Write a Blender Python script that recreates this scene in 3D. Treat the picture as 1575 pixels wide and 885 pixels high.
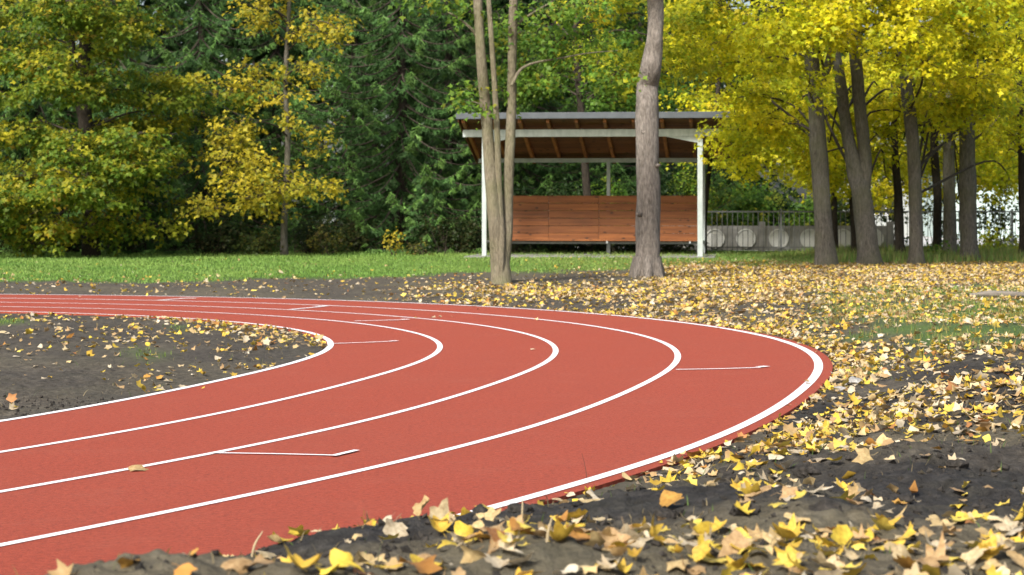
import bpy, math
import numpy as np
from mathutils import Vector

for o in list(bpy.data.objects):
    bpy.data.objects.remove(o)
scn = bpy.context.scene
COL = scn.collection
R = math.radians

# ------------------------------------------------------------------ camera
F, HZ, CH = 3300.0, 308.0, 1.5594          # focal length and horizon in photo pixels (1575 wide), eye height in m
cam_d = bpy.data.cameras.new('camera')
cam = bpy.data.objects.new('camera', cam_d)
COL.objects.link(cam)
cam.location = (0, 0, CH)
cam.rotation_euler = (R(90), 0, 0)
cam_d.sensor_width = 36
cam_d.lens = 36 * F / 1575
cam_d.shift_y = -(442.5 - HZ) / 1575
cam_d.clip_start = .1
cam_d.clip_end = 2000
cam_d.dof.use_dof = True
cam_d.dof.focus_distance = 14.5
cam_d.dof.aperture_fstop = 6.3
scn.camera = cam

# ------------------------------------------------------------------ sky and sun
SUN_EL, SUN_AZ = 40, 208                    # azimuth clockwise from +y (the view direction): behind the camera, to its left
w = bpy.data.worlds.new('World')
scn.world = w
w.use_nodes = True
nt = w.node_tree
sky = nt.nodes.new('ShaderNodeTexSky')
sky.sky_type = 'NISHITA'
sky.sun_disc = False
sky.sun_elevation = R(SUN_EL)
sky.sun_rotation = R(SUN_AZ)
sky.air_density = 1.0
sky.dust_density = 4.0
sky.ozone_density = 1.0
bg = nt.nodes['Background']
bg.inputs['Strength'].default_value = .125
nt.links.new(sky.outputs[0], bg.inputs['Color'])
sun_d = bpy.data.lights.new('sun', 'SUN')
sun_d.energy = 3.1
sun_d.angle = R(9)
sun_d.color = (1, .97, .91)
sun = bpy.data.objects.new('sun', sun_d)
COL.objects.link(sun)
sd = Vector((math.sin(R(SUN_AZ)) * math.cos(R(SUN_EL)), math.cos(R(SUN_AZ)) * math.cos(R(SUN_EL)), math.sin(R(SUN_EL))))
sun.rotation_euler = sd.to_track_quat('Z', 'Y').to_euler()
sun.location = (-10, -15, 30)
vs = scn.view_settings
vs.view_transform = 'Standard'
vs.look = 'None'
vs.gamma = 1
vs.use_curve_mapping = False
vs.exposure = .86

# ------------------------------------------------------------------ helpers
rng = np.random.default_rng(7)

def at(px, py, Z):
    """photo pixel at a known distance -> world point"""
    return np.array([(px - 787.5) * Z / F, Z, CH + (HZ - py) * Z / F])

def ground_pt(px, py, z=0.):
    Z = F * (CH - z) / (py - HZ)
    return np.array([(px - 787.5) * Z / F, Z, z])

def pix(x, y, z):
    return 787.5 + F * x / y, HZ + F * (CH - z) / y

def hash2(ix, iy, s):
    v = (ix.astype(np.int64) * 374761393 + iy.astype(np.int64) * 668265263 + s * 974634777) & 0x7fffffff
    v = ((v ^ (v >> 13)) * 1274126177) & 0x7fffffff
    v = ((v ^ (v >> 16)) * 668265263) & 0x7fffffff
    return (v & 0xffff) / 65535.

def vnoise(x, y, s=0):
    ix, iy = np.floor(x), np.floor(y)
    fx, fy = x - ix, y - iy
    fx, fy = fx * fx * (3 - 2 * fx), fy * fy * (3 - 2 * fy)
    a, b = hash2(ix, iy, s), hash2(ix + 1, iy, s)
    c, d = hash2(ix, iy + 1, s), hash2(ix + 1, iy + 1, s)
    return (a + (b - a) * fx) * (1 - fy) + (c + (d - c) * fx) * fy

def fbm(x, y, s=0, n=4):
    t, a, q = 0., .5, 0.
    for i in range(n):
        t = t + a * vnoise(x * 2 ** i, y * 2 ** i, s + i)
        q += a
        a *= .5
    return t / q

def sstep(a, b, x):
    t = np.clip((x - a) / (b - a), 0, 1)
    return t * t * (3 - 2 * t)

def nrm(v):
    return v / np.maximum(np.linalg.norm(v, axis=-1, keepdims=True), 1e-9)

def tag(o, label=None, cat=None, group=None, kind=None):
    if label: o['label'] = label
    if cat: o['category'] = cat
    if group: o['group'] = group
    if kind: o['kind'] = kind
    return o

def empty(name, loc, label=None, cat=None, group=None, rz=0.):
    o = bpy.data.objects.new(name, None)
    COL.objects.link(o)
    o.location = [float(v) for v in loc]
    o.rotation_euler = (0, 0, rz)
    o.empty_display_size = .2
    return tag(o, label, cat, group)

def mesh_np(name, V, faces, mat, cols=None, smooth=False):
    """faces: int array (n,3) or (n,4), or a list of them"""
    me = bpy.data.meshes.new(name)
    V = np.asarray(V, np.float32)
    fl = faces if isinstance(faces, list) else [faces]
    fl = [np.asarray(f, np.int32) for f in fl if len(f)]
    loops = np.concatenate([f.ravel() for f in fl])
    tot = np.concatenate([np.full(len(f), f.shape[1], np.int32) for f in fl])
    st = np.concatenate([[0], np.cumsum(tot)[:-1]]).astype(np.int32)
    me.vertices.add(len(V)); me.vertices.foreach_set('co', V.ravel())
    me.loops.add(len(loops)); me.loops.foreach_set('vertex_index', loops)
    me.polygons.add(len(tot)); me.polygons.foreach_set('loop_start', st)
    me.update(calc_edges=True)
    if cols is not None:
        at_ = me.color_attributes.new('Col', 'FLOAT_COLOR', 'POINT')
        c = np.ones((len(V), 4), np.float32); c[:, :cols.shape[1]] = cols
        at_.data.foreach_set('color', c.ravel())
    me.polygons.foreach_set('use_smooth', np.full(len(tot), bool(smooth)))
    if mat: me.materials.append(mat)
    me.validate()
    return me

def obj(name, me, parent=None, loc=None):
    o = bpy.data.objects.new(name, me)
    COL.objects.link(o)
    if parent: o.parent = parent
    if loc is not None: o.location = [float(v) for v in loc]
    return o

BOXF = np.array([[0, 3, 2, 1], [4, 5, 6, 7], [0, 1, 5, 4], [1, 2, 6, 5], [2, 3, 7, 6], [3, 0, 4, 7]])
def box_vf(x0, x1, y0, y1, z0, z1):
    return np.array([[x0, y0, z0], [x1, y0, z0], [x1, y1, z0], [x0, y1, z0], [x0, y0, z1], [x1, y0, z1], [x1, y1, z1], [x0, y1, z1]], float), BOXF

def join(parts):
    V, Fq, n = [], [], 0
    for v, f in parts:
        V.append(v); Fq.append(np.asarray(f) + n); n += len(v)
    return np.vstack(V), np.vstack(Fq)

def box(name, dims, mat, parent=None, bev=0.):
    v, f = box_vf(*dims)
    c = v.mean(0)
    o = obj(name, mesh_np(name, v - c, f, mat), parent, c)
    if bev:
        m = o.modifiers.new('bevel', 'BEVEL'); m.width = bev; m.segments = 2
    return o

def spline(P, n=8):
    P = np.asarray(P, float)
    Q = np.vstack([2 * P[0] - P[1], P, 2 * P[-1] - P[-2]])
    out = []
    for i in range(1, len(Q) - 2):
        t = np.linspace(0, 1, n, endpoint=False)[:, None]
        a, b, c, d = Q[i - 1:i + 3]
        out.append(.5 * (2 * b + (c - a) * t + (2 * a - 5 * b + 4 * c - d) * t ** 2 + (-a + 3 * b - 3 * c + d) * t ** 3))
    return np.vstack(out + [P[-1:]])

def tube_vf(P, rad, nseg=8, lump=0., seed=0, cap=True):
    P = np.asarray(P, float); rad = np.asarray(rad, float)
    T = nrm(np.gradient(P, axis=0))
    ref = np.array([[1., 0, 0]]) if np.abs(T[:, 2]).mean() > .6 else np.array([[0, 0, 1.]])
    U = nrm(np.cross(ref, T)); W = np.cross(T, U)
    a = np.linspace(0, 2 * np.pi, nseg, endpoint=False)
    rr = np.repeat(rad[:, None], nseg, 1)
    if lump:
        s = np.concatenate([[0], np.cumsum(np.linalg.norm(np.diff(P, axis=0), axis=1))])
        q = np.cos(a)[None] * 1.7 + 5.3; p = np.sin(a)[None] * 1.7 + s[:, None] * 1.3
        n1 = vnoise(q + p * 0, p, seed) - .5
        n2 = vnoise(np.cos(a)[None] * 5 + 11 + 0 * p, np.sin(a)[None] * 5 + s[:, None] * 3.1, seed + 5) - .5
        rr = rr * (1 + lump * (1.6 * n1 + .9 * n2))
    V = P[:, None] + rr[:, :, None] * (np.cos(a)[None, :, None] * U[:, None] + np.sin(a)[None, :, None] * W[:, None])
    n = len(P); V = V.reshape(-1, 3)
    i, j = np.meshgrid(np.arange(n - 1), np.arange(nseg), indexing='ij')
    b = i * nseg + j; c = i * nseg + (j + 1) % nseg
    Fq = np.stack([b, c, c + nseg, b + nseg], -1).reshape(-1, 4)
    return V, Fq

# ------------------------------------------------------------------ materials
def mat(name, rough=.8, spec=.3):
    m = bpy.data.materials.new(name); m.use_nodes = True
    b = m.node_tree.nodes['Principled BSDF']
    b.inputs['Roughness'].default_value = rough
    b.inputs['Specular IOR Level'].default_value = spec
    return m, m.node_tree, b

def N(nt, kind, **kw):
    n = nt.nodes.new('ShaderNode' + kind)
    for k, v in kw.items():
        if k in n.inputs: n.inputs[k].default_value = v
        else: setattr(n, k, v)
    return n

def noise(nt, scale, detail=5, rough=.6, coord='Object', vec=(1, 1, 1)):
    tc = N(nt, 'TexCoord'); mp = N(nt, 'Mapping')
    mp.inputs['Scale'].default_value = vec
    nt.links.new(tc.outputs[coord], mp.inputs['Vector'])
    n = N(nt, 'TexNoise', Scale=scale, Detail=detail, Roughness=rough)
    nt.links.new(mp.outputs[0], n.inputs['Vector'])
    return n.outputs['Fac']

def ramp(nt, fac, stops):
    r = N(nt, 'ValToRGB')
    e = r.color_ramp.elements
    while len(e) < len(stops): e.new(.5)
    for el, (p, c) in zip(e, stops):
        el.position = p; el.color = (*c, 1)
    nt.links.new(fac, r.inputs[0])
    return r.outputs[0]

def mixc(nt, fac, a, b, mode='MIX'):
    m = N(nt, 'Mix', data_type='RGBA', blend_type=mode)
    for s, v in ((0, fac), (6, a), (7, b)):
        if hasattr(v, 'links'): nt.links.new(v, m.inputs[s])
        else: m.inputs[s].default_value = v if s == 0 else (*v, 1)
    return m.outputs[2]

def bump(nt, bsdf, h, strength=.5, dist=.02):
    b = N(nt, 'Bump', Strength=strength, Distance=dist)
    nt.links.new(h, b.inputs['Height']); nt.links.new(b.outputs[0], bsdf.inputs['Normal'])

def simple(name, c0, c1, scale=8, rough=.8, bmp=.0, spec=.3, vec=(1, 1, 1), metal=0., dist=.01, coord='Object'):
    m, t, b = mat(name, rough, spec)
    f = noise(t, scale, 6, .65, coord, vec)
    t.links.new(ramp(t, f, [(.3, c0), (.7, c1)]), b.inputs['Base Color'])
    b.inputs['Metallic'].default_value = metal
    if bmp: bump(t, b, f, bmp, dist)
    return m

def bark_mat(name, c0, c1, c2, moss=None):
    m, t, b = mat(name, .92, .15)
    f = noise(t, 5, 8, .7, 'Object', (3, 3, .55))
    g = noise(t, 16, 6, .7, 'Object', (2.2, 2.2, .5))
    base = ramp(t, f, [(.25, c0), (.5, c1), (.75, c2)])
    base = mixc(t, .55, base, ramp(t, g, [(.35, tuple(.35 * v for v in c0)), (.55, c1), (.8, tuple(min(1, 1.25 * v) for v in c2))]))
    if moss:
        k = noise(t, 1.3, 4, .6)
        kr = ramp(t, k, [(.42, (0, 0, 0)), (.65, (1, 1, 1))])
        base = mixc(t, kr, base, mixc(t, .5, base, moss))
    t.links.new(base, b.inputs['Base Color'])
    ad = N(t, 'Math', operation='ADD'); t.links.new(f, ad.inputs[0]); t.links.new(g, ad.inputs[1])
    bump(t, b, ad.outputs[0], 1., .06)
    return m

M = {}
# leaf: colour of every leaf from its own vertex colour, light shines through
def leaf_mat(name, trans=.35, rough=.5, vein=False):
    m, t, b = mat(name, rough, .25)
    a = N(t, 'VertexColor', layer_name='Col')
    n = noise(t, 7 if vein else 9, 5, .65)
    c = mixc(t, 1., a.outputs[0], ramp(t, n, [(.3, (.58, .50, .42) if vein else (.72, .70, .66)), (.65, (1.06, 1.06, 1.04))]), 'MULTIPLY')
    t.links.new(c, b.inputs['Base Color'])
    tr = N(t, 'BsdfTranslucent'); t.links.new(c, tr.inputs['Color'])
    mx = N(t, 'MixShader'); mx.inputs[0].default_value = trans
    t.links.new(b.outputs[0], mx.inputs[1]); t.links.new(tr.outputs[0], mx.inputs[2])
    t.links.new(mx.outputs[0], t.nodes['Material Output'].inputs['Surface'])
    return m
M['leaf'] = leaf_mat('foliage', .55)
M['needle'] = leaf_mat('spruce_needles', .12, .6)
M['litter'] = leaf_mat('fallen_leaf', .15, .6, True)
M['grass'] = leaf_mat('grass_blade', .3, .5)

M['bark_pale'] = bark_mat('bark_pale', (.085, .07, .056), (.27, .235, .20), (.52, .47, .42))
M['bark_tan'] = bark_mat('bark_tan', (.15, .125, .085), (.25, .215, .15), (.34, .31, .23), (.17, .18, .075))
M['bark_grey'] = bark_mat('bark_grey', (.075, .068, .056), (.165, .151, .127), (.28, .262, .225), (.13, .135, .07))
M['bark_dark'] = bark_mat('bark_dark', (.02, .017, .013), (.045, .037, .028), (.08, .068, .052))
M['twig'] = simple('twig_bark', (.03, .025, .018), (.07, .055, .04), 10, .9)

def ground_mat():
    m, t, b = mat('soil_and_turf', .95, .15)
    a = N(t, 'VertexColor', layer_name='Col')           # r: turf, g: crumbly dark soil, b: dry pale soil
    sp = N(t, 'SeparateColor'); t.links.new(a.outputs[0], sp.inputs[0])
    f = noise(t, 1.1, 8, .65); g = noise(t, 14, 8, .72); h = noise(t, 60, 4, .7)
    soil = ramp(t, g, [(.28, (.034, .029, .023)), (.5, (.094, .080, .061)), (.75, (.175, .152, .118))])
    dark = ramp(t, g, [(.3, (.014, .013, .012)), (.55, (.040, .037, .034)), (.8, (.09, .082, .074))])
    dry = ramp(t, g, [(.3, (.07, .060, .040)), (.55, (.135, .116, .078)), (.8, (.21, .185, .13))])
    turf = ramp(t, h, [(.3, (.04, .08, .016)), (.6, (.10, .18, .035)), (.85, (.17, .24, .07))])
    c = mixc(t, sp.outputs[1], soil, dark)
    c = mixc(t, sp.outputs[2], c, dry)
    c = mixc(t, ramp(t, f, [(.45, (0, 0, 0)), (.8, (.5, .5, .5))]), c, mixc(t, .5, c, (.10, .10, .06)))
    c = mixc(t, sp.outputs[0], c, turf)
    t.links.new(c, b.inputs['Base Color'])
    ad = N(t, 'Math', operation='ADD'); t.links.new(g, ad.inputs[0]); t.links.new(h, ad.inputs[1])
    bump(t, b, ad.outputs[0], .8, .03)
    return m
M['ground'] = ground_mat()

def track_mat():
    m, t, b = mat('red_tartan', .78, .3)
    f = noise(t, .5, 7, .65); g = noise(t, 75, 5, .85); k = noise(t, 4, 8, .75)
    c = ramp(t, g, [(.3, (.185, .026, .012)), (.5, (.32, .053, .023)), (.72, (.46, .10, .048))])
    c = mixc(t, ramp(t, f, [(.35, (0, 0, 0)), (.75, (.32, .32, .32))]), c, (.30, .066, .034))
    c = mixc(t, ramp(t, k, [(.5, (0, 0, 0)), (.85, (.28, .28, .28))]), c, (.20, .036, .022))
    sp = noise(t, 28, 3, .8)
    c = mixc(t, 1., c, ramp(t, sp, [(.3, (.68, .68, .68)), (.5, (.95, .95, .95)), (.7, (1.2, 1.26, 1.3))]), 'MULTIPLY')
    dst = noise(t, 1.7, 8, .8)
    c = mixc(t, ramp(t, dst, [(.52, (0, 0, 0)), (.75, (.22, .22, .22))]), c, (.36, .13, .08))
    t.links.new(c, b.inputs['Base Color'])
    bump(t, b, g, .8, .01)
    return m
M['track'] = track_mat()
def line_mat():
    m, t, b = mat('white_line_paint', .6, .35)
    g = noise(t, 75, 5, .85); k = noise(t, 3, 6, .7)
    c = ramp(t, g, [(.30, (.50, .34, .30)), (.40, (.76, .74, .72)), (.6, (.80, .79, .78))])
    c = mixc(t, ramp(t, k, [(.55, (0, 0, 0)), (.85, (.35, .35, .35))]), c, (.66, .56, .52))
    t.links.new(c, b.inputs['Base Color'])
    return m
M['line'] = line_mat()
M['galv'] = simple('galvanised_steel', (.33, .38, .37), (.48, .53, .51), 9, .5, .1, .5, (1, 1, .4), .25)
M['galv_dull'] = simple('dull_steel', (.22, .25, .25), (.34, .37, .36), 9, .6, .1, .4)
M['roof'] = simple('grey_roof_sheet', (.05, .06, .07), (.08, .092, .105), 3, .5, .05, .5)
M['concrete'] = simple('weathered_concrete', (.17, .165, .155), (.27, .265, .25), 4, .95, .3, .2)
M['disc'] = simple('pale_concrete', (.46, .46, .44), (.57, .57, .545), 6, .95, .2, .2)
M['iron'] = simple('dark_iron', (.09, .095, .095), (.16, .165, .16), 12, .6, .1, .4)
M['plaster'] = simple('pale_plaster', (.34, .36, .35), (.43, .45, .43), 1.5, .9, .1, .2)
M['plaster_t'] = simple('pale_teal_plaster', (.42, .52, .50), (.52, .62, .59), 1.5, .9, .1, .2)
M['paving'] = simple('pale_paving', (.38, .38, .36), (.52, .52, .50), .8, .95, .1, .2)
M['glass'] = simple('dark_glass', (.02, .025, .03), (.04, .045, .05), 2, .1, 0, .6)
M['carpaint'] = simple('white_car_paint', (.74, .74, .74), (.80, .80, .80), 2, .3, 0, .5)
M['tyre'] = simple('tyre_rubber', (.015, .015, .015), (.03, .03, .03), 8, .9)
M['redpaint'] = simple('red_paint', (.5, .06, .03), (.62, .09, .05), 3, .5)
M['stone'] = simple('grey_stone', (.16, .155, .145), (.34, .33, .31), 9, .9, .5)
M['deadwood'] = simple('grey_dead_wood', (.11, .095, .08), (.25, .225, .19), 7, .95, .6, .1, (.4, 3, 3))
M['straw'] = simple('dry_stalk', (.26, .20, .11), (.42, .34, .21), 9, .9)

def plank_mat(name, c0, c1, c2, axis):
    m, t, b = mat(name, .62, .35)
    v = (.35, 6, 6) if axis == 0 else (6, .35, 6)
    oi = N(t, 'ObjectInfo')
    tc = N(t, 'TexCoord'); mp = N(t, 'Mapping'); mp.inputs['Scale'].default_value = v
    sh = N(t, 'VectorMath', operation='ADD'); sc = N(t, 'Math', operation='MULTIPLY'); sc.inputs[1].default_value = 37.
    t.links.new(oi.outputs['Random'], sc.inputs[0])
    t.links.new(tc.outputs['Object'], mp.inputs[0]); t.links.new(mp.outputs[0], sh.inputs[0]); t.links.new(sc.outputs[0], sh.inputs[1])
    n = N(t, 'TexNoise', Scale=2.2, Detail=7, Roughness=.65); t.links.new(sh.outputs[0], n.inputs['Vector'])
    c = ramp(t, n.outputs[0], [(.3, c0), (.5, c1), (.72, c2)])
    mp2 = N(t, 'Mapping'); mp2.inputs['Scale'].default_value = (3.2, 3.2, 7)
    ad = N(t, 'VectorMath', operation='ADD'); t.links.new(tc.outputs['Object'], mp2.inputs[0]); t.links.new(mp2.outputs[0], ad.inputs[0]); t.links.new(sc.outputs[0], ad.inputs[1])
    vo = N(t, 'TexVoronoi', Scale=1.); t.links.new(ad.outputs[0], vo.inputs['Vector'])
    kn = ramp(t, vo.outputs['Distance'], [(.10, (1, 1, 1)), (.2, (0, 0, 0))])
    c = mixc(t, kn, c, tuple(.25 * k for k in c0))
    hv = N(t, 'HueSaturation'); mr = N(t, 'MapRange'); mr.inputs[3].default_value = .78; mr.inputs[4].default_value = 1.18
    t.links.new(oi.outputs['Random'], mr.inputs[0]); t.links.new(mr.outputs[0], hv.inputs['Value']); t.links.new(c, hv.inputs['Color'])
    t.links.new(hv.outputs[0], b.inputs['Base Color'])
    bump(t, b, n.outputs[0], .3, .01)
    return m
M['plank'] = plank_mat('stained_pine', (.085, .026, .006), (.155, .050, .011), (.235, .083, .019), 0)
M['rafter'] = plank_mat('rafter_pine', (.15, .052, .014), (.26, .095, .026), (.34, .14, .045), 1)
M['deck'] = plank_mat('deck_pine', (.085, .028, .010), (.145, .053, .018), (.21, .082, .028), 0)

# ------------------------------------------------------------------ track geometry (4 lanes round a bend)
KAP = [-.0066, .0215, .056, .0205, .1079, .1271, .1357, .0956, .0702, .0447]
SS = np.linspace(0, 28.4, 569)
kk = np.interp(SS, np.linspace(0, 32, 10), KAP)
ds = SS[1] - SS[0]
aa = 1.0365 + np.concatenate([[0], np.cumsum((kk[1:] + kk[:-1]) / 2 * ds)])
cx = -6.8024 + np.concatenate([[0], np.cumsum(np.cos((aa[1:] + aa[:-1]) / 2) * ds)])
cy = 9.1919 + np.concatenate([[0], np.cumsum(np.sin((aa[1:] + aa[:-1]) / 2) * ds)])
b0 = np.arange(18, 0, -.5); b1 = np.arange(.5, 40, .5)
cx, cy, aa = (np.concatenate([cx[0] - b0 * np.cos(aa[0]), cx, cx[-1] + b1 * np.cos(aa[-1])]),
              np.concatenate([cy[0] - b0 * np.sin(aa[0]), cy, cy[-1] + b1 * np.sin(aa[-1])]),
              np.concatenate([np.full(len(b0), aa[0]), aa, np.full(len(b1), aa[-1])]))
NX, NY = np.sin(aa), -np.cos(aa)            # outward normal
OFFS = [0, 1.1692, 2.3824, 3.621, 4.9778]
W_OUT = 4.9778 + .13                        # outer edge of the red surface
W_IN = -.035

def track_dist(x, y):
    """signed offset from the inner line (positive towards the outside of the bend)"""
    x = np.asarray(x, float).ravel(); y = np.asarray(y, float).ravel()
    out = np.empty(len(x))
    for i in range(0, len(x), 20000):
        X, Y = x[i:i + 20000, None], y[i:i + 20000, None]
        D = (X - cx) ** 2 + (Y - cy) ** 2
        k = D.argmin(1)
        d = np.sqrt(D[np.arange(len(k)), k])
        s = (X[:, 0] - cx[k]) * NX[k] + (Y[:, 0] - cy[k]) * NY[k]
        out[i:i + 20000] = np.where(s >= 0, d, -d)
    return out

def strip(o0, o1, z, thick=0.):
    a = np.stack([cx + NX * o0, cy + NY * o0, np.full(len(cx), z)], 1)
    b = np.stack([cx + NX * o1, cy + NY * o1, np.full(len(cx), z)], 1)
    n = len(a)
    i = np.arange(n - 1)
    V = np.vstack([a, b]); Fq = [np.stack([i, n + i, n + i + 1, i + 1], 1)]
    if thick:
        V = np.vstack([V, a - [0, 0, thick], b - [0, 0, thick]])
        Fq += [np.stack([i, i + 1, 2 * n + i + 1, 2 * n + i], 1), np.stack([n + i, 3 * n + i, 3 * n + i + 1, n + i + 1], 1)]
    return V, np.vstack(Fq)

v, f = strip(W_IN, W_OUT, 0., .06)
track = tag(obj('running_track', mesh_np('running_track', v, f, M['track'])), 'red rubber running track with white lane lines curving round a bend', 'track', kind='structure')
for k, o in enumerate(OFFS):
    wd = (.034, .029, .029, .031, .04)[k]
    v, f = strip(o - wd, o + wd, .004)
    obj('lane_line', mesh_np('lane_line', v, f, M['line']), track)

def mark(pts, hw):
    """painted tick: polyline of photo pixels on the track plane"""
    P = np.array([ground_pt(*p) for p in pts])[:, :2]
    t = nrm(np.gradient(P, axis=0)); n = np.stack([-t[:, 1], t[:, 0]], 1)
    hw = np.asarray(hw)[:, None]
    V = np.vstack([np.c_[P + n * hw, np.full(len(P), .007)], np.c_[P - n * hw, np.full(len(P), .007)]])
    i = np.arange(len(P) - 1); k = len(P)
    return V, np.stack([i, k + i, k + i + 1, i + 1], 1)[:, ::-1]
def tick(line, blk, hw=.022, bw=.05):
    v1, f1 = mark(line, [hw] * len(line))
    v2, f2 = mark(blk, [bw] * len(blk))
    v2[:, 2] += .003
    obj('lane_mark', mesh_np('lane_mark', *join([(v1, f1), (v2, f2)]), M['line']), track)
tick([(322, 698), (420, 699.5), (523, 702)], [(512, 703.2), (549, 694.5)], .018, .022)
tick([(1040, 569.5), (1100, 568.5), (1170, 566.5)], [(1166, 566), (1180, 564.8)], .024, .04)
tick([(508, 529.5), (560, 527.8), (602, 526)], [(600, 526), (612, 525.6)], .024, .04)
tick([(545, 494.6), (590, 493.6), (622, 492.6)], [(618, 492.6), (629, 492.3)], .03, .05)
tick([(446, 477), (475, 474.2), (500, 472)], [(486, 472.2), (504, 471.6)], .035, .06)
tick([(240, 463), (265, 461), (285, 459.8)], [(276, 459.9), (302, 459.7)], .035, .06)

# ------------------------------------------------------------------ ground
def ground_h(x, y, d=None, fine=True):
    sh = np.shape(x); x = np.ravel(x).astype(float); y = np.ravel(y).astype(float)
    if d is None: d = track_dist(x, y)
    else: d = np.ravel(d)
    do = d - W_OUT; di = W_IN - d
    off = np.maximum(do, di)
    z = np.full(len(x), -.012)
    A = np.interp(y, [4, 6, 7, 8.2, 9.5, 11, 14, 18, 24, 34, 45], [.58, .58, .52, .45, .38, .33, .30, .24, .15, .05, .0])
    rise = sstep(.30, 1.5, do)
    n1 = fbm(x * .55, y * .55, 3, 3) - .5
    z += np.where(do > 0, rise * A * (1 + .5 * n1), 0)
    z += np.where(do > 0, sstep(.3, 1.6, do) * .26 * (fbm(x * 1.1, y * 1.1, 9, 4) - .5) * np.clip(46 / np.maximum(y, 1) - .8, 0, 1), 0)
    z += np.where(di > 0, sstep(.1, 2.5, di) * (.05 + .06 * n1), 0)
    z += .05 * sstep(37, 42, y) * (fbm(x * .3, y * .3, 21, 2) - .3) * sstep(.5, 2, off)
    if fine:
        amt = sstep(.03, .35, off) * np.clip(16 / np.maximum(y, 1), .3, 1)
        z += amt * (.05 * (fbm(x * 5, y * 5, 31, 5) - .5) + .035 * (np.abs(vnoise(x * 13, y * 13, 41) - .5) - .2) + .02 * (vnoise(x * 31, y * 31, 43) - .5))
    z = np.where(off < .02, -.045, z)
    return z.reshape(sh)

rows = np.concatenate([np.geomspace(2.2, 4.9, 30), np.geomspace(5, 20, 520), np.geomspace(20.3, 70, 150), np.geomspace(72, 900, 30)])
cols_ = np.linspace(-.31, .31, 360)
cols_ = np.concatenate([[-3, -1.5, -.8, -.55, -.44], cols_, [.44, .55, .8, 1.5, 3]])
GY, GX = np.meshgrid(rows, cols_, indexing='ij')
GX = GX * GY
GD = track_dist(GX, GY).reshape(GX.shape)
GZ = ground_h(GX, GY, GD)

LB = np.array([(-400, 437), (0, 436), (300, 432), (520, 427), (700, 420), (800, 420), (960, 414), (1050, 411), (1200, 408), (1400, 404), (1575, 404), (2000, 404)])
def turf_mask(x, y, d):
    px, py = pix(x, y, 0.)
    e = np.interp(px, LB[:, 0], LB[:, 1]) + 9 * (fbm(x * .9, y * .35, 51, 3) - .5)
    m = sstep(2.5, -2.5, py - e)
    pn = fbm(x * 1.3 + 3, y * .8, 61, 4)
    right = .8 * sstep(1180, 1330, px) * sstep(600, 560, py) * sstep(430, 455, py) * sstep(.41, .56, pn)
    tuft = sum(np.exp(-(((px - a) / rx) ** 2 + ((py - b) / ry) ** 2)) for a, b, rx, ry in ((220, 548, 30, 7), (10, 500, 26, 5), (280, 505, 16, 4), (1420, 500, 110, 26), (1540, 495, 80, 30), (1480, 545, 70, 12), (1345, 572, 14, 8)))
    m = np.maximum(m, np.maximum(right * .85, np.clip(tuft * sstep(.34, .6, pn + .08), 0, .8)))
    return np.where((d > W_IN - .05) & (d < W_OUT + .2), 0, m)

TM = turf_mask(GX, GY, GD)
PX, PY = pix(GX, GY, 0.)
dk = fbm(GX * .8, GY * .8, 71, 3)
dark = sstep(.32, .5, dk) * np.where(GD > W_OUT, np.clip(24 / np.maximum(GY, 1) - .5, 0, 1), .35)
dark = np.where((GD > W_OUT) & (GY < 17) & (GY > 7.2), np.maximum(dark, .55), dark)
dry = sstep(.5, .72, fbm(GX * .7 + 9, GY * .7, 81, 3)) * np.where(GD > W_OUT, .6, .35)
dry = np.maximum(dry, .9 * sstep(7.4, 6.6, GY) * (GD > W_OUT) * sstep(.35, .6, fbm(GX * 1.3, GY * 1.3, 83, 3) + .1))
gc = np.stack([TM, dark, dry], -1).reshape(-1, 3)
nr, nc = GX.shape
i, j = np.meshgrid(np.arange(nr - 1), np.arange(nc - 1), indexing='ij')
b = (i * nc + j).reshape(-1)
me = mesh_np('ground', np.stack([GX, GY, GZ], -1).reshape(-1, 3), np.stack([b, b + 1, b + nc + 1, b + nc], 1), M['ground'], gc, True)
tag(obj('ground', me), 'dark bare soil and green lawn around the running track', 'ground', kind='structure')

# pale paved yard beyond the fence
v, f = box_vf(2, 70, 66, 130, -.2, .06)
tag(obj('yard_paving', mesh_np('yard_paving', v, f, M['paving'])), 'pale paved yard beyond the iron fence', 'paving', kind='structure')

# ------------------------------------------------------------------ foliage tools
LV = np.array([[0, 0, 0], [.42, -.5, .07], [.55, -.17, .0], [1, 0, -.14], [.55, .17, 0], [.42, .5, .07]])
LF = np.array([[0, 2, 1], [0, 4, 2], [2, 4, 3], [0, 5, 4]])
def leaves(c, D, Nn, s, col):
    D = nrm(D); S = nrm(np.cross(Nn, D)); Nn = np.cross(D, S)
    n = len(c)
    V = c[:, None] + s[:, None, None] * (LV[None, :, 0:1] * D[:, None] + LV[None, :, 1:2] * S[:, None] + LV[None, :, 2:3] * Nn[:, None])
    Fq = (np.arange(n)[:, None, None] * 6 + LF[None]).reshape(-1, 3)
    return V.reshape(-1, 3), Fq, np.repeat(col, 6, 0)

def pal(rng, palette, n):
    P = np.array([p[1] for p in palette]); w_ = np.array([p[0] for p in palette], float)
    k = rng.choice(len(P), n, p=w_ / w_.sum())
    return P[k]

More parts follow.
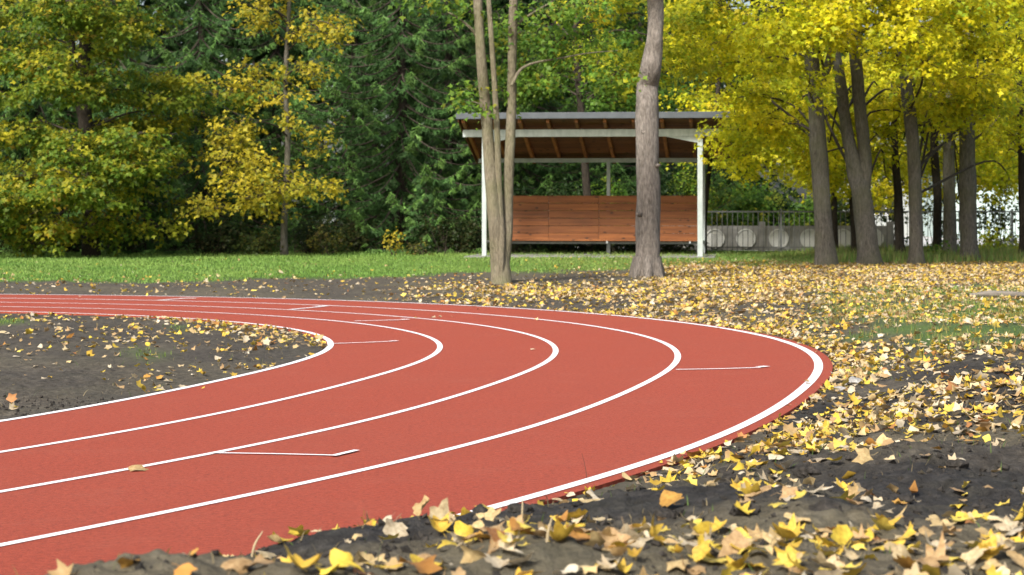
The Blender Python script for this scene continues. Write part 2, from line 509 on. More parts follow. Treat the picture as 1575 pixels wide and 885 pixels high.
def foliage(rng, blobs, palette, size=.12, per=13, flat=.09, spread=.42, tip=None, jit=.16, face=.45):
    """blobs: (centre, radii, number of sprays) -> leaf mesh arrays + spray centres"""
    C, DR, CO, BC = [], [], [], []
    for c, r, n in blobs:
        u = nrm(rng.normal(size=(n, 3))) * rng.random((n, 1)) ** .42
        p = np.asarray(c) + u * np.asarray(r)
        C.append(p)
        out = u.copy(); out[:, 2] *= .3
        DR.append(nrm(out + rng.normal(size=(n, 3)) * np.array([.35, .35, .15])))
        tint = pal(rng, palette, 1)[0]
        cs = .35 * tint + .65 * pal(rng, palette, n)
        if tip is not None:                 # outer, upper sprays turn first
            k = np.clip((u[:, 2] + .35 * np.linalg.norm(u, axis=1) - .15) * 1.3, 0, .9)[:, None] * (rng.random((n, 1)) < .4)
            cs = cs * (1 - k) + np.array(tip) * k
        CO.append(cs)
        BC.append(np.repeat(np.asarray(c)[None], n, 0))
    C, DR, CO, BC = map(np.vstack, (C, DR, CO, BC))
    n = len(C)
    up = np.array([0, 0, 1.])
    SD = nrm(np.cross(up, DR))
    m = per
    a = rng.random((n, m, 1)) - .35; l = (rng.random((n, m, 1)) - .5) * (1.15 - np.clip(a, 0, 1)); q = rng.normal(size=(n, m, 1)) * flat
    P = C[:, None] + spread * (a * DR[:, None] * 1.25 + l * SD[:, None]) + q * up - .12 * spread * (np.abs(l) * 2) ** 2 * up - .25 * spread * np.clip(a, 0, 1) ** 2 * up
    D = DR[:, None] * .7 + np.sign(l) * SD[:, None] * .7 + rng.normal(size=(n, m, 3)) * .45 - up * (.35 + .35 * rng.random((n, m, 1)))
    Nn = up * .8 + DR[:, None] * face + np.array([0, -.25, 0]) + rng.normal(size=(n, m, 3)) * .42
    s = size * (.45 + 1.0 * rng.random((n, m)))
    col = CO[:, None] * (1 + jit * rng.normal(size=(n, m, 1))) + .25 * (pal(rng, palette, n * m).reshape(n, m, 3) - CO[:, None])
    V, Fq, cc = leaves(P.reshape(-1, 3), D.reshape(-1, 3), Nn.reshape(-1, 3), s.ravel(), np.clip(col.reshape(-1, 3), .004, .9))
    return V, Fq, cc, C, BC

def branch_tube(rng, p0, p1, r0, r1, sag=.12, n=9, seg=6):
    p0, p1 = np.asarray(p0, float), np.asarray(p1, float)
    L = np.linalg.norm(p1 - p0)
    k = np.stack([p0, p0 * .65 + p1 * .35 + rng.normal(size=3) * .05 * L + [0, 0, sag * L], p0 * .3 + p1 * .7 + rng.normal(size=3) * .05 * L + [0, 0, sag * L * .8], p1])
    P = spline(k, 4)
    return tube_vf(P, np.linspace(r0, r1, len(P)) , seg)

def stem_tube(pts, Z, seg=14, lump=.1, seed=0, dz=.25, flare=1.0, ground=None):
    """pts: (px, py, width px) up the stem, all near distance Z"""
    r_ = np.random.default_rng(seed + 100)
    P, W = [], []
    for k, (a, b_, w_) in enumerate(pts):
        p = at(a, b_, Z); p[1] += dz * (k / max(1, len(pts) - 1)) * (r_.random() * 2 - 1)
        P.append(p); W.append(w_ * Z / F / 2 * .87)
    P = spline(np.array(P), 10)
    W = np.interp(np.linspace(0, 1, len(P)), np.linspace(0, 1, len(W)), W)
    h = P[:, 2] - P[0, 2]
    W = W * (1 + .35 * flare * np.exp(-h / .22))
    return tube_vf(P, W, seg, lump, seed), P, W

def tree(name, label, base, trunks, blobs, palette, barkm, size=.12, per=13, group=None, seed=0, limbs=True, cat='tree', twigs=.35, face=.45, spread=.42, lump=.1, flare=1.0, leafmat='leaf', extra=None, flat=.09, limb_r=.035, tip=None, zmin=1.6):
    """trunks: list of (pixel points, Z)"""
    g = np.random.default_rng(seed)
    base = np.asarray(base, float)
    e = empty(name, base, label, cat, group)
    parts, lines = [], []
    for k, (pts, Z) in enumerate(trunks):
        (v, f), P, W = stem_tube(pts, Z, 16, lump, seed + k, flare=flare if k == 0 else 0)
        parts.append((v - base, f)); lines.append((P, W))
    v, f = join(parts)
    obj('trunk', mesh_np('trunk', v, f, barkm, smooth=True), e)
    if blobs:
        V, Fq, cc, C, BC = foliage(g, blobs, palette, size, per, face=face, spread=spread, flat=flat, tip=tip)
        cr = obj('crown', mesh_np('crown', V - base, Fq, M[leafmat], cc), e)
        cr['kind'] = 'stuff'
        br = []
        for nm, (v, f) in (extra or []): obj(nm, mesh_np(nm, v - base, f, barkm, smooth=True), e)
        allP = np.vstack([l[0] for l in lines]); allW = np.concatenate([l[1] for l in lines])
        if limbs:
            for c, r, n in blobs:
                if g.random() > .32: continue
                c = np.asarray(c)
                cost = np.linalg.norm(allP - c, axis=1) + 1.6 * np.clip(allP[:, 2] - (c[2] - .2), 0, None)
                ok = allP[:, 2] > zmin
                cost = np.where(ok, cost, cost + 50)
                k = cost.argmin()
                rr = min(allW[k] * .6, limb_r)
                br.append(branch_tube(g, allP[k], c, rr, .012))
        if twigs:
            sel = g.random(len(C)) < twigs
            for c, b_ in zip(C[sel], BC[sel]):
                br.append(tube_vf(np.stack([b_ * .85 + c * .15, (b_ + c) / 2 + [0, 0, .06], c]), [.013, .009, .003], 3))
        if br:
            v, f = join(br)
            obj('branches', mesh_np('branches', v - base, f, M['twig'], smooth=True), e)['kind'] = 'stuff'
    return e

def B(px, py, Z, rx, ry, n, rd=None):
    """foliage blob given in photo pixels at distance Z: centre, radii (m), sprays"""
    s = Z / F
    return (at(px, py, Z), (rx * s, rd if rd else .8 * rx * s, ry * s), n)

# ------------------------------------------------------------------ trees
YEL = [(5, (.80, .69, .02)), (4, (.70, .66, .022)), (3.4, (.50, .56, .028)), (2.4, (.28, .42, .03)), (.8, (.80, .58, .03))]
YELG = [(3, (.52, .50, .025)), (4, (.36, .43, .028)), (3, (.20, .31, .03)), (1, (.64, .50, .03))]
OLIVE = [(5, (.085, .17, .024)), (4, (.16, .26, .03)), (2.4, (.32, .37, .032)), (1.4, (.60, .50, .03)), (.3, (.45, .2, .02))]
GREEN = [(4, (.07, .16, .022)), (3, (.13, .26, .03)), (1.5, (.23, .34, .035)), (.6, (.42, .36, .03))]
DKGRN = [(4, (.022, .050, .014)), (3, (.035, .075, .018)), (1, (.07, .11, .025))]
GOLD = [(4, (.62, .50, .04)), (3, (.48, .42, .04)), (2, (.28, .31, .03)), (.9, (.15, .20, .03))]

FLAT = (.32, .55)
def region(g, boxes, rpx=(38, 62), dens=1.):
    """blobs scattered over pixel boxes (x0, x1, y0, y1, Z0, Z1, count, sprays)"""
    out = []
    for x0, x1, y0, y1, Z0, Z1, n, k in boxes:
        for q in range(n):
            r_ = g.uniform(*rpx)
            out.append(B(g.uniform(x0, x1), g.uniform(y0, y1), g.uniform(Z0, Z1), r_, r_ * g.uniform(*FLAT), int(k * dens)))
    return out

def gz(x, y):
    return float(ground_h(np.array([x]), np.array([y]), None, False)[0])
def base_at(px, py):
    p = ground_pt(px, py)
    p[2] = gz(p[0], p[1]) - .03
    return p

# three slender stems in front of the shelter
g = np.random.default_rng(11)
bz = base_at(771, 438); Z = bz[1]
stems = [([(771, 441, 35), (771, 425, 34), (769, 400, 33), (763, 350, 27), (757, 300, 22), (752, 230, 21), (747, 170, 20), (741, 100, 18), (736, 20, 17), (732, -60, 16)], Z),
         ([(773, 425, 14), (777, 400, 18), (780, 360, 20), (781, 310, 19), (784, 230, 18), (787, 150, 17), (788, 70, 16), (790, 0, 15), (794, -60, 14)], Z + .05),
         ([(771, 425, 8), (771, 395, 11), (771, 350, 13), (767, 290, 12), (765, 210, 11), (761, 140, 10), (756, 60, 9), (751, -10, 9), (748, -60, 8)], Z - .12)]
ex = []
for pts, r0 in (([(787, 132), (800, 108), (822, 97), (860, 90), (905, 82), (950, 78)], 2.9), ([(788, 48), (802, 32), (825, 17), (850, 2), (880, -20)], 3.), ([(739, 62), (722, 42), (700, 25), (680, 15)], 3.2), ([(748, 170), (738, 160), (720, 155), (708, 152)], 1.2)):
    q = spline(np.array([at(a, b_, Z + .1 * k) for k, (a, b_) in enumerate(pts)]), 5)
    ex.append(('branch', tube_vf(q, np.linspace(r0, .6, len(q)) * Z / F, 7)))
shoots = [B(725, 140, Z, 24, 12, 9), B(730, 168, Z, 22, 10, 8), B(712, 150, Z + .3, 14, 14, 5), B(772, 140, Z + .3, 10, 22, 6), B(772, 100, Z + .3, 12, 16, 5), B(720, 20, Z, 26, 16, 8), B(690, 8, Z, 24, 10, 8), B(770, 35, Z, 14, 26, 8),
          B(850, 70, Z + .5, 40, 26, 26), B(905, 60, Z + .7, 40, 30, 26), B(880, 110, Z + .6, 36, 14, 14), B(835, 20, Z, 44, 20, 22), B(830, 120, Z, 16, 12, 5), B(900, 10, Z + .3, 50, 24, 26), B(950, 110, Z + .8, 30, 26, 14), B(640, -10, Z, 50, 14, 16)]
LIME = [(4, (.16, .30, .035)), (3, (.22, .34, .04)), (2, (.09, .20, .03)), (1.2, (.50, .40, .03))]
tree('three_stemmed_tree', 'slim pale tree splitting into three upright stems before the timber shelter', bz, stems, shoots, LIME, M['bark_tan'], .11, 10, seed=12, limbs=False, twigs=.6, lump=.07, flare=.5, extra=ex)

# stout trunk at the shelter's right half
bz = base_at(996, 426); Z = bz[1]
stems = [([(996, 430, 50), (995, 418, 47), (996, 400, 44), (997, 360, 42), (997, 300, 41), (996, 250, 41), (995, 200, 41), (995, 160, 40), (997, 130, 38), (1001, 105, 35), (1005, 80, 33), (1007, 50, 28), (1008, 0, 28), (1008, -60, 27), (1012, -110, 24)], Z)]
knots = []
for a, b_, r0 in ((1003, 70, 3.), (992, 205, 3.), (1011, 255, 2.6), (984, 330, 3)):
    p = at(a, b_, Z - .19); q = p + np.array([.05 * np.sign(a - 996), -.05, .015])
    knots.append(('knot', tube_vf(np.stack([p + [0, .14, 0], p, p * .4 + q * .6, q, q + [0, -.002, 0]]), np.array([r0 * 1.6, r0 * 1.25, r0 * 1.0, r0 * .8, .05]) * Z / F, 9, .15)))
for k in range(7):      # root flare
    an = k * .9 + .2; c = np.array([at(996, 420, Z)[0], Z, bz[2]])
    q = np.stack([c + [.17 * math.cos(an), .17 * math.sin(an), .42], c + [.27 * math.cos(an), .27 * math.sin(an), .15], c + [.34 * math.cos(an), .34 * math.sin(an), -.03]])
    knots.append(('root', tube_vf(spline(q, 4), np.linspace(.13, .06, 9), 8, .2, k)))
blobs = region(g, [(930, 1010, -150, -20, Z - 1, Z + 2, 6, 36), (1010, 1120, -150, -10, Z - 1, Z + 2, 7, 36), (900, 985, 0, 120, Z + 3, Z + 6, 7, 26), (1030, 1110, 10, 130, Z + 3, Z + 6, 6, 28)])
tree('thick_trunked_tree', 'stout pale-barked tree with knots and flared roots in front of the plank shelter', bz, stems, blobs, YELG, M['bark_pale'], .115, 12, seed=14, lump=.10, flare=.25, extra=knots, limbs=False, twigs=0)

# yellow maples on the right
def maple(base_px, trunks, boxes, label, palette=YEL, barkm='bark_grey', seed=0, size=.12, per=13, group='yellow maples by the iron fence', lump=.12, **kw):
    bz = base_at(*base_px)
    gg = np.random.default_rng(seed)
    return tree('maple_tree', label, bz, [(p, bz[1] + dz) for p, dz in trunks], region(gg, boxes), palette, M[barkm], size, per, group, seed, lump=lump, **kw)

maple((1270, 409), [([(1270, 412, 37), (1269, 395, 35), (1267, 350, 33), (1264, 300, 31), (1261, 250, 30), (1258, 200, 29), (1254, 150, 28), (1249, 100, 27), (1243, 40, 25), (1238, -40, 22), (1236, -110, 18)], 0), ([(1256, 150, 17), (1266, 120, 16), (1276, 90, 14), (1284, 40, 12), (1300, -40, 9)], -.1)],
      [(1085, 1240, -60, 110, 46, 51, 16, 27), (1230, 1330, -60, 70, 46, 50, 10, 32), (1110, 1235, 60, 200, 52, 56, 12, 30), (1100, 1230, 190, 250, 53, 56, 8, 22), (1235, 1262, 120, 160, 48.5, 49.5, 3, 10), (1030, 1110, -60, 90, 49, 53, 9, 34)],
      'leaning grey maple closest to the shelter with a yellow crown', seed=21)
maple((1338, 407), [([(1338, 410, 42), (1336, 390, 38), (1331, 350, 35), (1324, 300, 33), (1318, 270, 32), (1308, 230, 24), (1300, 180, 21), (1291, 120, 20), (1281, 60, 18), (1274, 0, 16), (1268, -80, 13)], 0),
                    ([(1328, 300, 22), (1331, 260, 23), (1327, 210, 22), (1320, 150, 22), (1314, 80, 21), (1311, 10, 19), (1312, -80, 15)], .05)],
      [(1290, 1420, -60, 60, 47, 52, 14, 26), (1260, 1390, 90, 200, 55, 58, 12, 26), (1240, 1340, 180, 250, 55, 58, 6, 20), (1250, 1400, 100, 270, 62, 66, 16, 28), (1230, 1420, 230, 305, 63, 66, 13, 20)],
      'grey maple forking low into two stems', seed=22)
maple((1408, 406), [([(1409, 409, 28), (1409, 390, 25), (1408, 330, 23), (1406, 270, 23), (1401, 200, 22), (1395, 130, 21), (1390, 70, 20), (1386, 0, 18), (1384, -80, 14)], 0)],
      [(1370, 1500, -60, 100, 46, 51, 17, 26), (1380, 1480, 80, 160, 53, 56, 7, 26), (1400, 1540, 120, 265, 62, 66, 16, 28), (1400, 1560, 230, 300, 63, 66, 11, 18)],
      'straight slender grey maple standing beside the low-forked one', seed=23)
maple((1492, 401), [([(1492, 404, 36), (1491, 385, 32), (1490, 330, 30), (1489, 270, 29), (1487, 200, 26), (1485, 120, 22), (1484, 20, 18), (1484, -60, 14)], 0)],
      [(1450, 1580, -60, 130, 48, 54, 18, 26), (1440, 1570, 110, 200, 51, 56, 9, 28), (1500, 1640, 180, 290, 62, 65, 10, 26)],
      'broad brown maple trunk with shaggy yellow leaves by the fence', seed=24, barkm='bark_grey')
maple((1461, 396), [([(1461, 398, 24), (1461, 370, 22), (1460, 300, 21), (1458, 230, 20), (1456, 150, 18), (1452, 40, 14)], 0)],
      [(1400, 1500, 60, 215, 57, 61, 10, 26)], 'brown maple trunk close beside a dark thinner trunk', seed=25)
maple((1443, 395), [([(1443, 397, 17), (1442, 370, 15), (1441, 300, 15), (1439, 230, 14), (1436, 120, 12)], 0)],
      [(1340, 1460, 150, 260, 60, 63, 9, 24)], 'dark thin maple trunk tucked behind the brown trunks', YELG, 'bark_dark', 26)
maple((1384, 397), [([(1384, 399, 19), (1383, 370, 17), (1381, 300, 15), (1378, 240, 13), (1374, 150, 11)], 0)],
      [(1300, 1420, 100, 250, 57, 61, 10, 24)], 'thin dark maple half hidden behind the slender grey one', YEL, 'bark_dark', 27)
maple((1284, 395), [([(1284, 397, 12), (1284, 370, 11), (1283, 320, 10), (1281, 250, 10), (1277, 150, 8)], 0)],
      [(1150, 1300, 170, 290, 57, 61, 12, 24)], 'very thin dark trunk behind the leaning grey maple', YEL, 'bark_dark', 28)
maple((1316, 395), [([(1316, 397, 18), (1316, 370, 16), (1314, 320, 14), (1311, 250, 12), (1306, 150, 10)], 0)],
      [(1230, 1350, 200, 280, 59, 62, 8, 18)], 'dark trunk behind the low-forked maple', YELG, 'bark_dark', 29)
maple((1574, 398), [([(1574, 400, 16), (1574, 370, 15), (1572, 300, 14), (1570, 200, 13), (1566, 80, 11), (1562, -40, 9)], 0)],
      [(1510, 1640, -100, 230, 53, 60, 22, 30), (1540, 1640, 220, 300, 58, 61, 5, 16)], 'dark maple trunk standing right of the broad brown trunk', YEL, 'bark_dark', 30)
maple((1083, 393), [([(1083, 394, 9), (1084, 340, 8), (1090, 270, 8), (1100, 180, 8), (1110, 60, 7)], 0)],
      [(1070, 1250, 120, 280, 60, 64, 18, 26), (1060, 1150, 40, 180, 60, 64, 8, 24)], 'young yellow maple behind the shelter roof end', YEL, 'bark_dark', 31)
maple((900, 388), [([(905, 390, 16), (906, 340, 15), (900, 260, 14), (893, 160, 13), (884, 40, 11)], 0)],
      [(790, 990, -100, 90, 64, 69, 24, 34), (800, 985, 80, 175, 64, 68, 18, 30), (990, 1090, 60, 190, 66, 70, 10, 26), (960, 1080, -100, 60, 64, 68, 12, 30)], 'green maple turning yellow rising behind the shelter roof', GREEN, 'bark_dark', 32, group='green maples at the wood edge')

# left side: big olive maple, slim golden tree
FLAT = (.22, .36)
maple((128, 396), [([(140, 398, 30), (139, 330, 28), (136, 250, 27), (131, 180, 25), (128, 110, 24), (134, 40, 20), (138, -60, 15)], 0), ([(128, 190, 14), (116, 140, 13), (112, 90, 12), (104, 10, 10)], .1)],
      [(-80, 120, -90, 100, 57, 62, 19, 32), (150, 270, -90, 90, 58, 62, 13, 36), (-80, 110, 90, 250, 57, 61, 17, 32), (130, 290, 120, 250, 58, 61, 12, 30), (-30, 60, 260, 335, 58, 60, 8, 26), (40, 250, 250, 290, 57, 60, 10, 26), (-40, 240, 290, 350, 56, 58.5, 16, 20), (220, 330, 140, 200, 59, 61, 5, 24), (90, 190, -60, 60, 55, 57, 8, 30), (90, 200, 180, 310, 55, 57, 11, 26), (60, 150, 80, 170, 55, 57, 7, 22), (-40, 260, 330, 378, 56.5, 58, 12, 18), (200, 310, 180, 320, 58, 61, 8, 24)],
      'broad olive-green maple with yellowing sprays at the wood edge', OLIVE, 'bark_dark', 33, .13, 14, 'green maples at the wood edge', spread=.5, flat=.07, tip=(.56, .48, .032))
FLAT = (.32, .55)
gg = np.random.default_rng(34)
bz = base_at(437, 394)
gold = region(gg, [(300, 400, 120, 260, 58, 61, 8, 8), (330, 520, 210, 300, 57, 60, 14, 10), (290, 420, 280, 325, 57, 59, 9, 11), (340, 500, 90, 210, 58, 60, 17, 9), (360, 510, -80, 80, 58, 60, 18, 11), (440, 510, 270, 305, 57, 59, 5, 10), (480, 530, 20, 60, 58, 59, 4, 9)], (24, 40))
tree('slim_golden_tree', 'slender tree with sparse small golden leaves before dark spruces', bz, [([(437, 396, 13), (437, 360, 12), (439, 300, 11), (442, 220, 10), (440, 120, 9), (445, 20, 7), (447, -80, 5)], bz[1])], gold, GOLD, M['bark_grey'], .125, 9, seed=35, twigs=.5, limb_r=.03)

# spruces
def spruce_mesh(seed, height, reach, zlow=.25, tone=1.):
    g = np.random.default_rng(seed)
    br, NV, NF, NC, n0 = [], [], [], [], 0
    z = zlow
    A, Dv, Ln, Wd, Co = [], [], [], [], []
    while z < height - .3:
        nb = g.integers(5, 8)
        a0 = g.random() * 6.28
        for k in range(nb):
            L = reach * (1 - z / height) ** .75 * g.uniform(.75, 1.12)
            if z < 1.2: L *= g.uniform(.7, 1)
            an = a0 + k * 6.283 / nb + g.normal() * .18
            o = np.array([math.cos(an), math.sin(an), 0]); side = np.array([-o[1], o[0], 0])
            zz = z + g.normal() * .1
            t = np.linspace(0, 1, 12)[:, None]
            droop = g.uniform(.22, .5)
            P = o * L * t + side * g.normal() * .1 * L * t ** 2 + np.array([0, 0, 1.]) * (zz + L * (-droop * np.sin(t * 2.2) * .8 + .16 * t ** 3))
            P[:, 2] = np.maximum(P[:, 2], .12 + .1 * t[:, 0])
            br.append(tube_vf(P, np.linspace(.035, .006, 12) * min(1, L / 2), 4))
            m = max(8, int(L / .052))
            s = g.random(m) ** .75
            Q = np.stack([np.interp(s, t[:, 0], P[:, i]) for i in range(3)], 1)
            sg = np.where(g.random(m) < .5, -1., 1.)[:, None]
            hang = g.uniform(.35, 1.25, (m, 1))
            D = side * sg * g.uniform(.5, 1.1, (m, 1)) + o * g.uniform(.2, .8, (m, 1)) - np.array([0, 0, 1.]) * hang
            A.append(Q); Dv.append(nrm(D)); Ln.append((.16 + .30 * g.random(m)) * (1.15 - .55 * s)); 
            base = np.array([.055, .125, .034]) * g.uniform(.75, 1.4)
            tip = (s[:, None] > .72) * np.array([.06, .10, .015])
            Co.append(np.clip((base + tip) * g.uniform(.7, 1.35, (m, 1)), .006, 1) * tone)
        z += .30 * g.uniform(.8, 1.25) * (1 + .03 * z)
    A, Dv, Co = np.vstack(A), np.vstack(Dv), np.vstack(Co); Ln = np.concatenate(Ln)
    n = len(A)
    # every hanging twig: spine blade plus three pairs of needle-tufted side blades
    rnd = nrm(g.normal(size=(n, 3)))
    S = nrm(np.cross(Dv, rnd)); U = np.cross(S, Dv)
    vs_, cs_ = [], []
    def blade(p, d, l, wv):
        vs_.append(np.stack([p + wv, p - wv, p + d * l], 1)); cs_.append(np.repeat(Co[:, None], 3, 1))
    l = Ln[:, None]
    blade(A, Dv, l * 1.0, S * .022); blade(A, Dv, l * .95, U * .022)
    for q, ll in ((.15, .55), (.35, .5), (.55, .42), (.75, .3)):
        for sgn in (-1, 1):
            ax = S if g.random() < .65 else U
            d = nrm(Dv * .75 + ax * sgn * .75 + g.normal(size=(n, 3)) * .18)
            p = A + Dv * l * (q + .08 * (g.random((n, 1)) - .5))
            blade(p, d, l * ll, np.cross(d, rnd) * .017)
    V = np.concatenate(vs_, 1).reshape(-1, 3); Cc = np.concatenate(cs_, 1).reshape(-1, 3)
    Fq = np.arange(len(V)).reshape(-1, 3)
    tr = tube_vf(np.stack([np.zeros(12), np.zeros(12), np.linspace(-.1, height, 12)], 1), np.linspace(.2, .02, 12) * height / 12, 10, .1, seed)
    return (mesh_np('trunk', *tr, M['bark_dark'], smooth=True), mesh_np('branches', *join(br), M['twig']), mesh_np('crown', V, Fq, M['needle'], Cc))

SP = [spruce_mesh(1, 13, 4.2), spruce_mesh(2, 12, 3.7), spruce_mesh(3, 3.4, 1.9, .12, 1.0)]
def spruce(px, Z, kind, rz, sc, label, name='spruce_tree', grp='dark spruces at the wood edge'):
    x = (px - 787.5) * Z / F
    e = empty(name, (x, Z, gz(x, Z) - .02), label, 'spruce', grp, rz)
    e.scale = (sc, sc, sc)
    for nm, me_ in zip(('trunk', 'branches', 'crown'), SP[kind]):
        o = obj(nm, me_, e)
        if nm == 'crown': o['kind'] = 'stuff'
    return e
spruce(618, 63.5, 0, .4, 1.0, 'foremost tall drooping spruce midway between slender golden tree and shelter')
spruce(545, 66, 1, 1.9, 1.0, 'tall drooping spruce next to the slender golden tree on its shelter side')
spruce(690, 67.5, 1, 3.1, 1.0, 'tall shaded spruce right beside the left end of the shelter roof')
spruce(310, 66.5, 0, 2.2, 1.0, 'tall dark spruce between the olive maple and the slender golden tree')
spruce(425, 69, 1, 4.4, 1.05, 'tall dark spruce right behind the slender golden tree')
BLAB = 'dark spruce deep in the wood, glimpsed above the shelter roof'
spruce(790, 70, 0, 5.2, 1.0, BLAB); spruce(880, 73, 1, .9, 1.1, BLAB); spruce(985, 75, 0, 3.8, 1.0, BLAB)
WL = 'dark spruce standing behind the broad olive maple'
spruce(60, 71, 0, 1.2, 1.0, WL); spruce(255, 73, 1, 3.3, 1.1, 'tall dark spruce set back between the olive maple and a nearer spruce'); spruce(180, 70, 1, 2.8, 1.05, WL); spruce(-60, 69, 1, .2, 1.05, WL)
spruce(222, 60.5, 2, .7, .95, 'low young spruce at the lawn edge under the olive maple', 'young_spruce')
spruce(655, 61.2, 2, 2.1, .72, 'small young spruce at the lawn edge left of the shelter', 'young_spruce')

# shrubs along the wood edge
def bush(px, py, Z, rx, ry, n, palette, label, seed, grp='shrubs along the wood edge', size=.085, per=12):
    g = np.random.default_rng(seed)
    c = at(px, py, Z); z0 = gz(c[0], Z); base = np.array([c[0], Z, z0])
    s = Z / F; top = c[2] + ry * s - z0
    bl = []
    for k in range(6):
        bl.append(((c[0] + g.uniform(-.55, .55) * rx * s, Z + g.uniform(-.4, .4), z0 + top * g.uniform(.28, .68)), (rx * s * .55, .55, top * .34), n // 6))
    e = empty('shrub', base, label, 'shrub', grp)
    V, Fq, cc, C, BC = foliage(g, bl, palette, size, per, flat=.12, spread=.34)
    V[:, 2] = np.maximum(V[:, 2], z0 + .01)
    obj('crown', mesh_np('crown', V - base, Fq, M['leaf'], cc), e)['kind'] = 'stuff'
    st = []
    for c_ in C[::5]:
        p0 = base + [g.normal() * .12 * rx * s, g.normal() * .15, -.03]
        st.append(tube_vf(np.stack([p0, (p0 + c_) / 2 + g.normal(size=3) * .08, c_]), [.016, .011, .004], 4))
    v, f = join(st)
    obj('stems', mesh_np('stems', v - base, f, M['twig']), e)
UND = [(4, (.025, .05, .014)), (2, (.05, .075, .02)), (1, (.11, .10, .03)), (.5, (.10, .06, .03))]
MIXED = [(4, (.045, .085, .022)), (2, (.10, .13, .03)), (1.2, (.30, .25, .04)), (1, (.12, .08, .04))]
SH = 'low dark green shrub at the foot of the wood'
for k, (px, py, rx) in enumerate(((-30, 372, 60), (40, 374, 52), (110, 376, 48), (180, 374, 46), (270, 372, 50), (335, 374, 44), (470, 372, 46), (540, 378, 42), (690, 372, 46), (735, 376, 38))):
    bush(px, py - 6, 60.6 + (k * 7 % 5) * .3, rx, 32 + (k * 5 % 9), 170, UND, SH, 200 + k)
bush(400, 378, 60.0, 48, 22, 90, MIXED, 'brownish thin shrub beneath the slender golden tree', 221)
bush(505, 366, 60.2, 40, 20, 60, MIXED, 'olive shrub with scattered yellow leaves before the spruces', 222)
bush(608, 372, 59.4, 16, 26, 16, [(1, (.55, .42, .04)), (1, (.36, .34, .04))], 'small yellow-leaved sapling in front of the tall spruces', 223)
bush(650, 384, 59.3, 26, 10, 24, MIXED, 'low yellowing weed clump left of the young spruce by the shelter', 224)
BH = 'leafy green shrub growing behind the plank shelter'
for k, (px, py, rx, ry) in enumerate(((800, 330, 60, 60), (870, 330, 56, 56), (940, 320, 60, 60), (1010, 310, 56, 66), (1065, 300, 50, 70), (1120, 300, 46, 60), (1180, 310, 44, 50))):
    bush(px, py, (64 if k < 5 else 77) + (k % 3) * .6, rx, ry, 260, DKGRN if k in (0, 1, 3) else GREEN, BH if k < 5 else 'dark green shrub beyond the concrete fence near the shelter', 240 + k, 'shrubs behind the shelter and fence', .10)
RH = 'loose green shrub beyond the iron fence among the maples'
for k, (px, py, rx, ry) in enumerate(((1300, 300, 40, 34), (1375, 285, 46, 40), (1440, 290, 40, 50), (1530, 290, 52, 50), (1590, 320, 40, 60))):
    bush(px, py, 66 + (k % 3) * .8, rx, ry, 60, [(4, (.035, .075, .018)), (2, (.07, .12, .025)), (1, (.3, .28, .03))], RH, 260 + k, 'shrubs behind the shelter and fence', .12)
for k, px in enumerate((790, 850, 910, 970, 1030)):
    bush(px, 372, 62.2 + (k % 2) * .5, 44, 24, 120, UND, 'low dark shrub under the shelter seat line, behind the slab', 280 + k, 'shrubs behind the shelter and fence')
bush(1530, 378, 60.5, 44, 30, 34, YELG, 'yellow-leaved low shrub in front of the iron fence', 271, 'shrubs behind the shelter and fence', .12)
HB = 'tall dark green hedge bush beyond the iron fence behind the leaning grey maple'
for k, px in enumerate((1150, 1200, 1245, 1290)):
    bush(px, 322, 76 + k % 2, 46, 34, 190, DKGRN if k % 2 else GREEN, HB, 290 + k, 'shrubs behind the shelter and fence', .13)
bush(1435, 384, 57.0, 16, 14, 16, GREEN, 'small green weed clump between the maple trunks', 272, 'shrubs behind the shelter and fence', .09)

# wood far behind: one mass
g = np.random.default_rng(90)
bl = []
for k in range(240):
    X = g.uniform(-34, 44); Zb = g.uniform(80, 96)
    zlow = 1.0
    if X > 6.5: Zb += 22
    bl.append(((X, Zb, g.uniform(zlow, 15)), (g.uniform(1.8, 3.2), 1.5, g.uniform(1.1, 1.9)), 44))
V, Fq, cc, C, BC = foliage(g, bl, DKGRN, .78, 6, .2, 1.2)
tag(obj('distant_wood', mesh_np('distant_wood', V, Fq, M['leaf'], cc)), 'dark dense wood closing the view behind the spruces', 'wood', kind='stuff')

# ------------------------------------------------------------------ timber bench shelter
sp0 = ground_pt(745, 396.5)
sh = empty('bench_shelter', (sp0[0], sp0[1], gz(sp0[0], sp0[1])), 'open bench shelter with plank back wall, steel posts and sloping grey roof', 'shelter', rz=R(-7))
WDT, DEP = 5.83, 2.5
def sb(name, dims, m, parent=None, bev=.006): return box(name, dims, M[m], parent or sh, bev)
zb0, zb1 = 3.27, 3.47                       # front beam
sb('slab', (-.5, WDT + .4, -.35, DEP + .35, -.1, .05), 'concrete')
sb('post', (-.06, .06, -.06, .06, .05, zb0), 'galv')
sb('post', (WDT - .07, WDT + .07, -.06, .06, .05, zb0), 'galv')
for x in (0, WDT * .545, WDT):
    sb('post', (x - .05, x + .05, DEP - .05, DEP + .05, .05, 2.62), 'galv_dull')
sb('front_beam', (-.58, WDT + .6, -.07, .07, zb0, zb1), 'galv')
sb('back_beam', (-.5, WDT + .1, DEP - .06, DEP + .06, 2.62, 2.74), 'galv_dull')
for x, s in ((.06, 1), (WDT - .07, -1)):
    v = np.array([[x, -.05, zb0 - .002], [x + s * .85, -.05, zb0 - .002], [x, -.05, zb0 - .17], [x, .05, zb0 - .002], [x + s * .85, .05, zb0 - .002], [x, .05, zb0 - .17]])
    obj('gusset', mesh_np('gusset', v, [np.array([[0, 1, 2], [5, 4, 3]]), np.array([[0, 3, 4, 1], [1, 4, 5, 2], [2, 5, 3, 0]])], M['galv']), sh)
y0, y1 = -.62, DEP + .55
slope = (zb1 - 2.74) / DEP
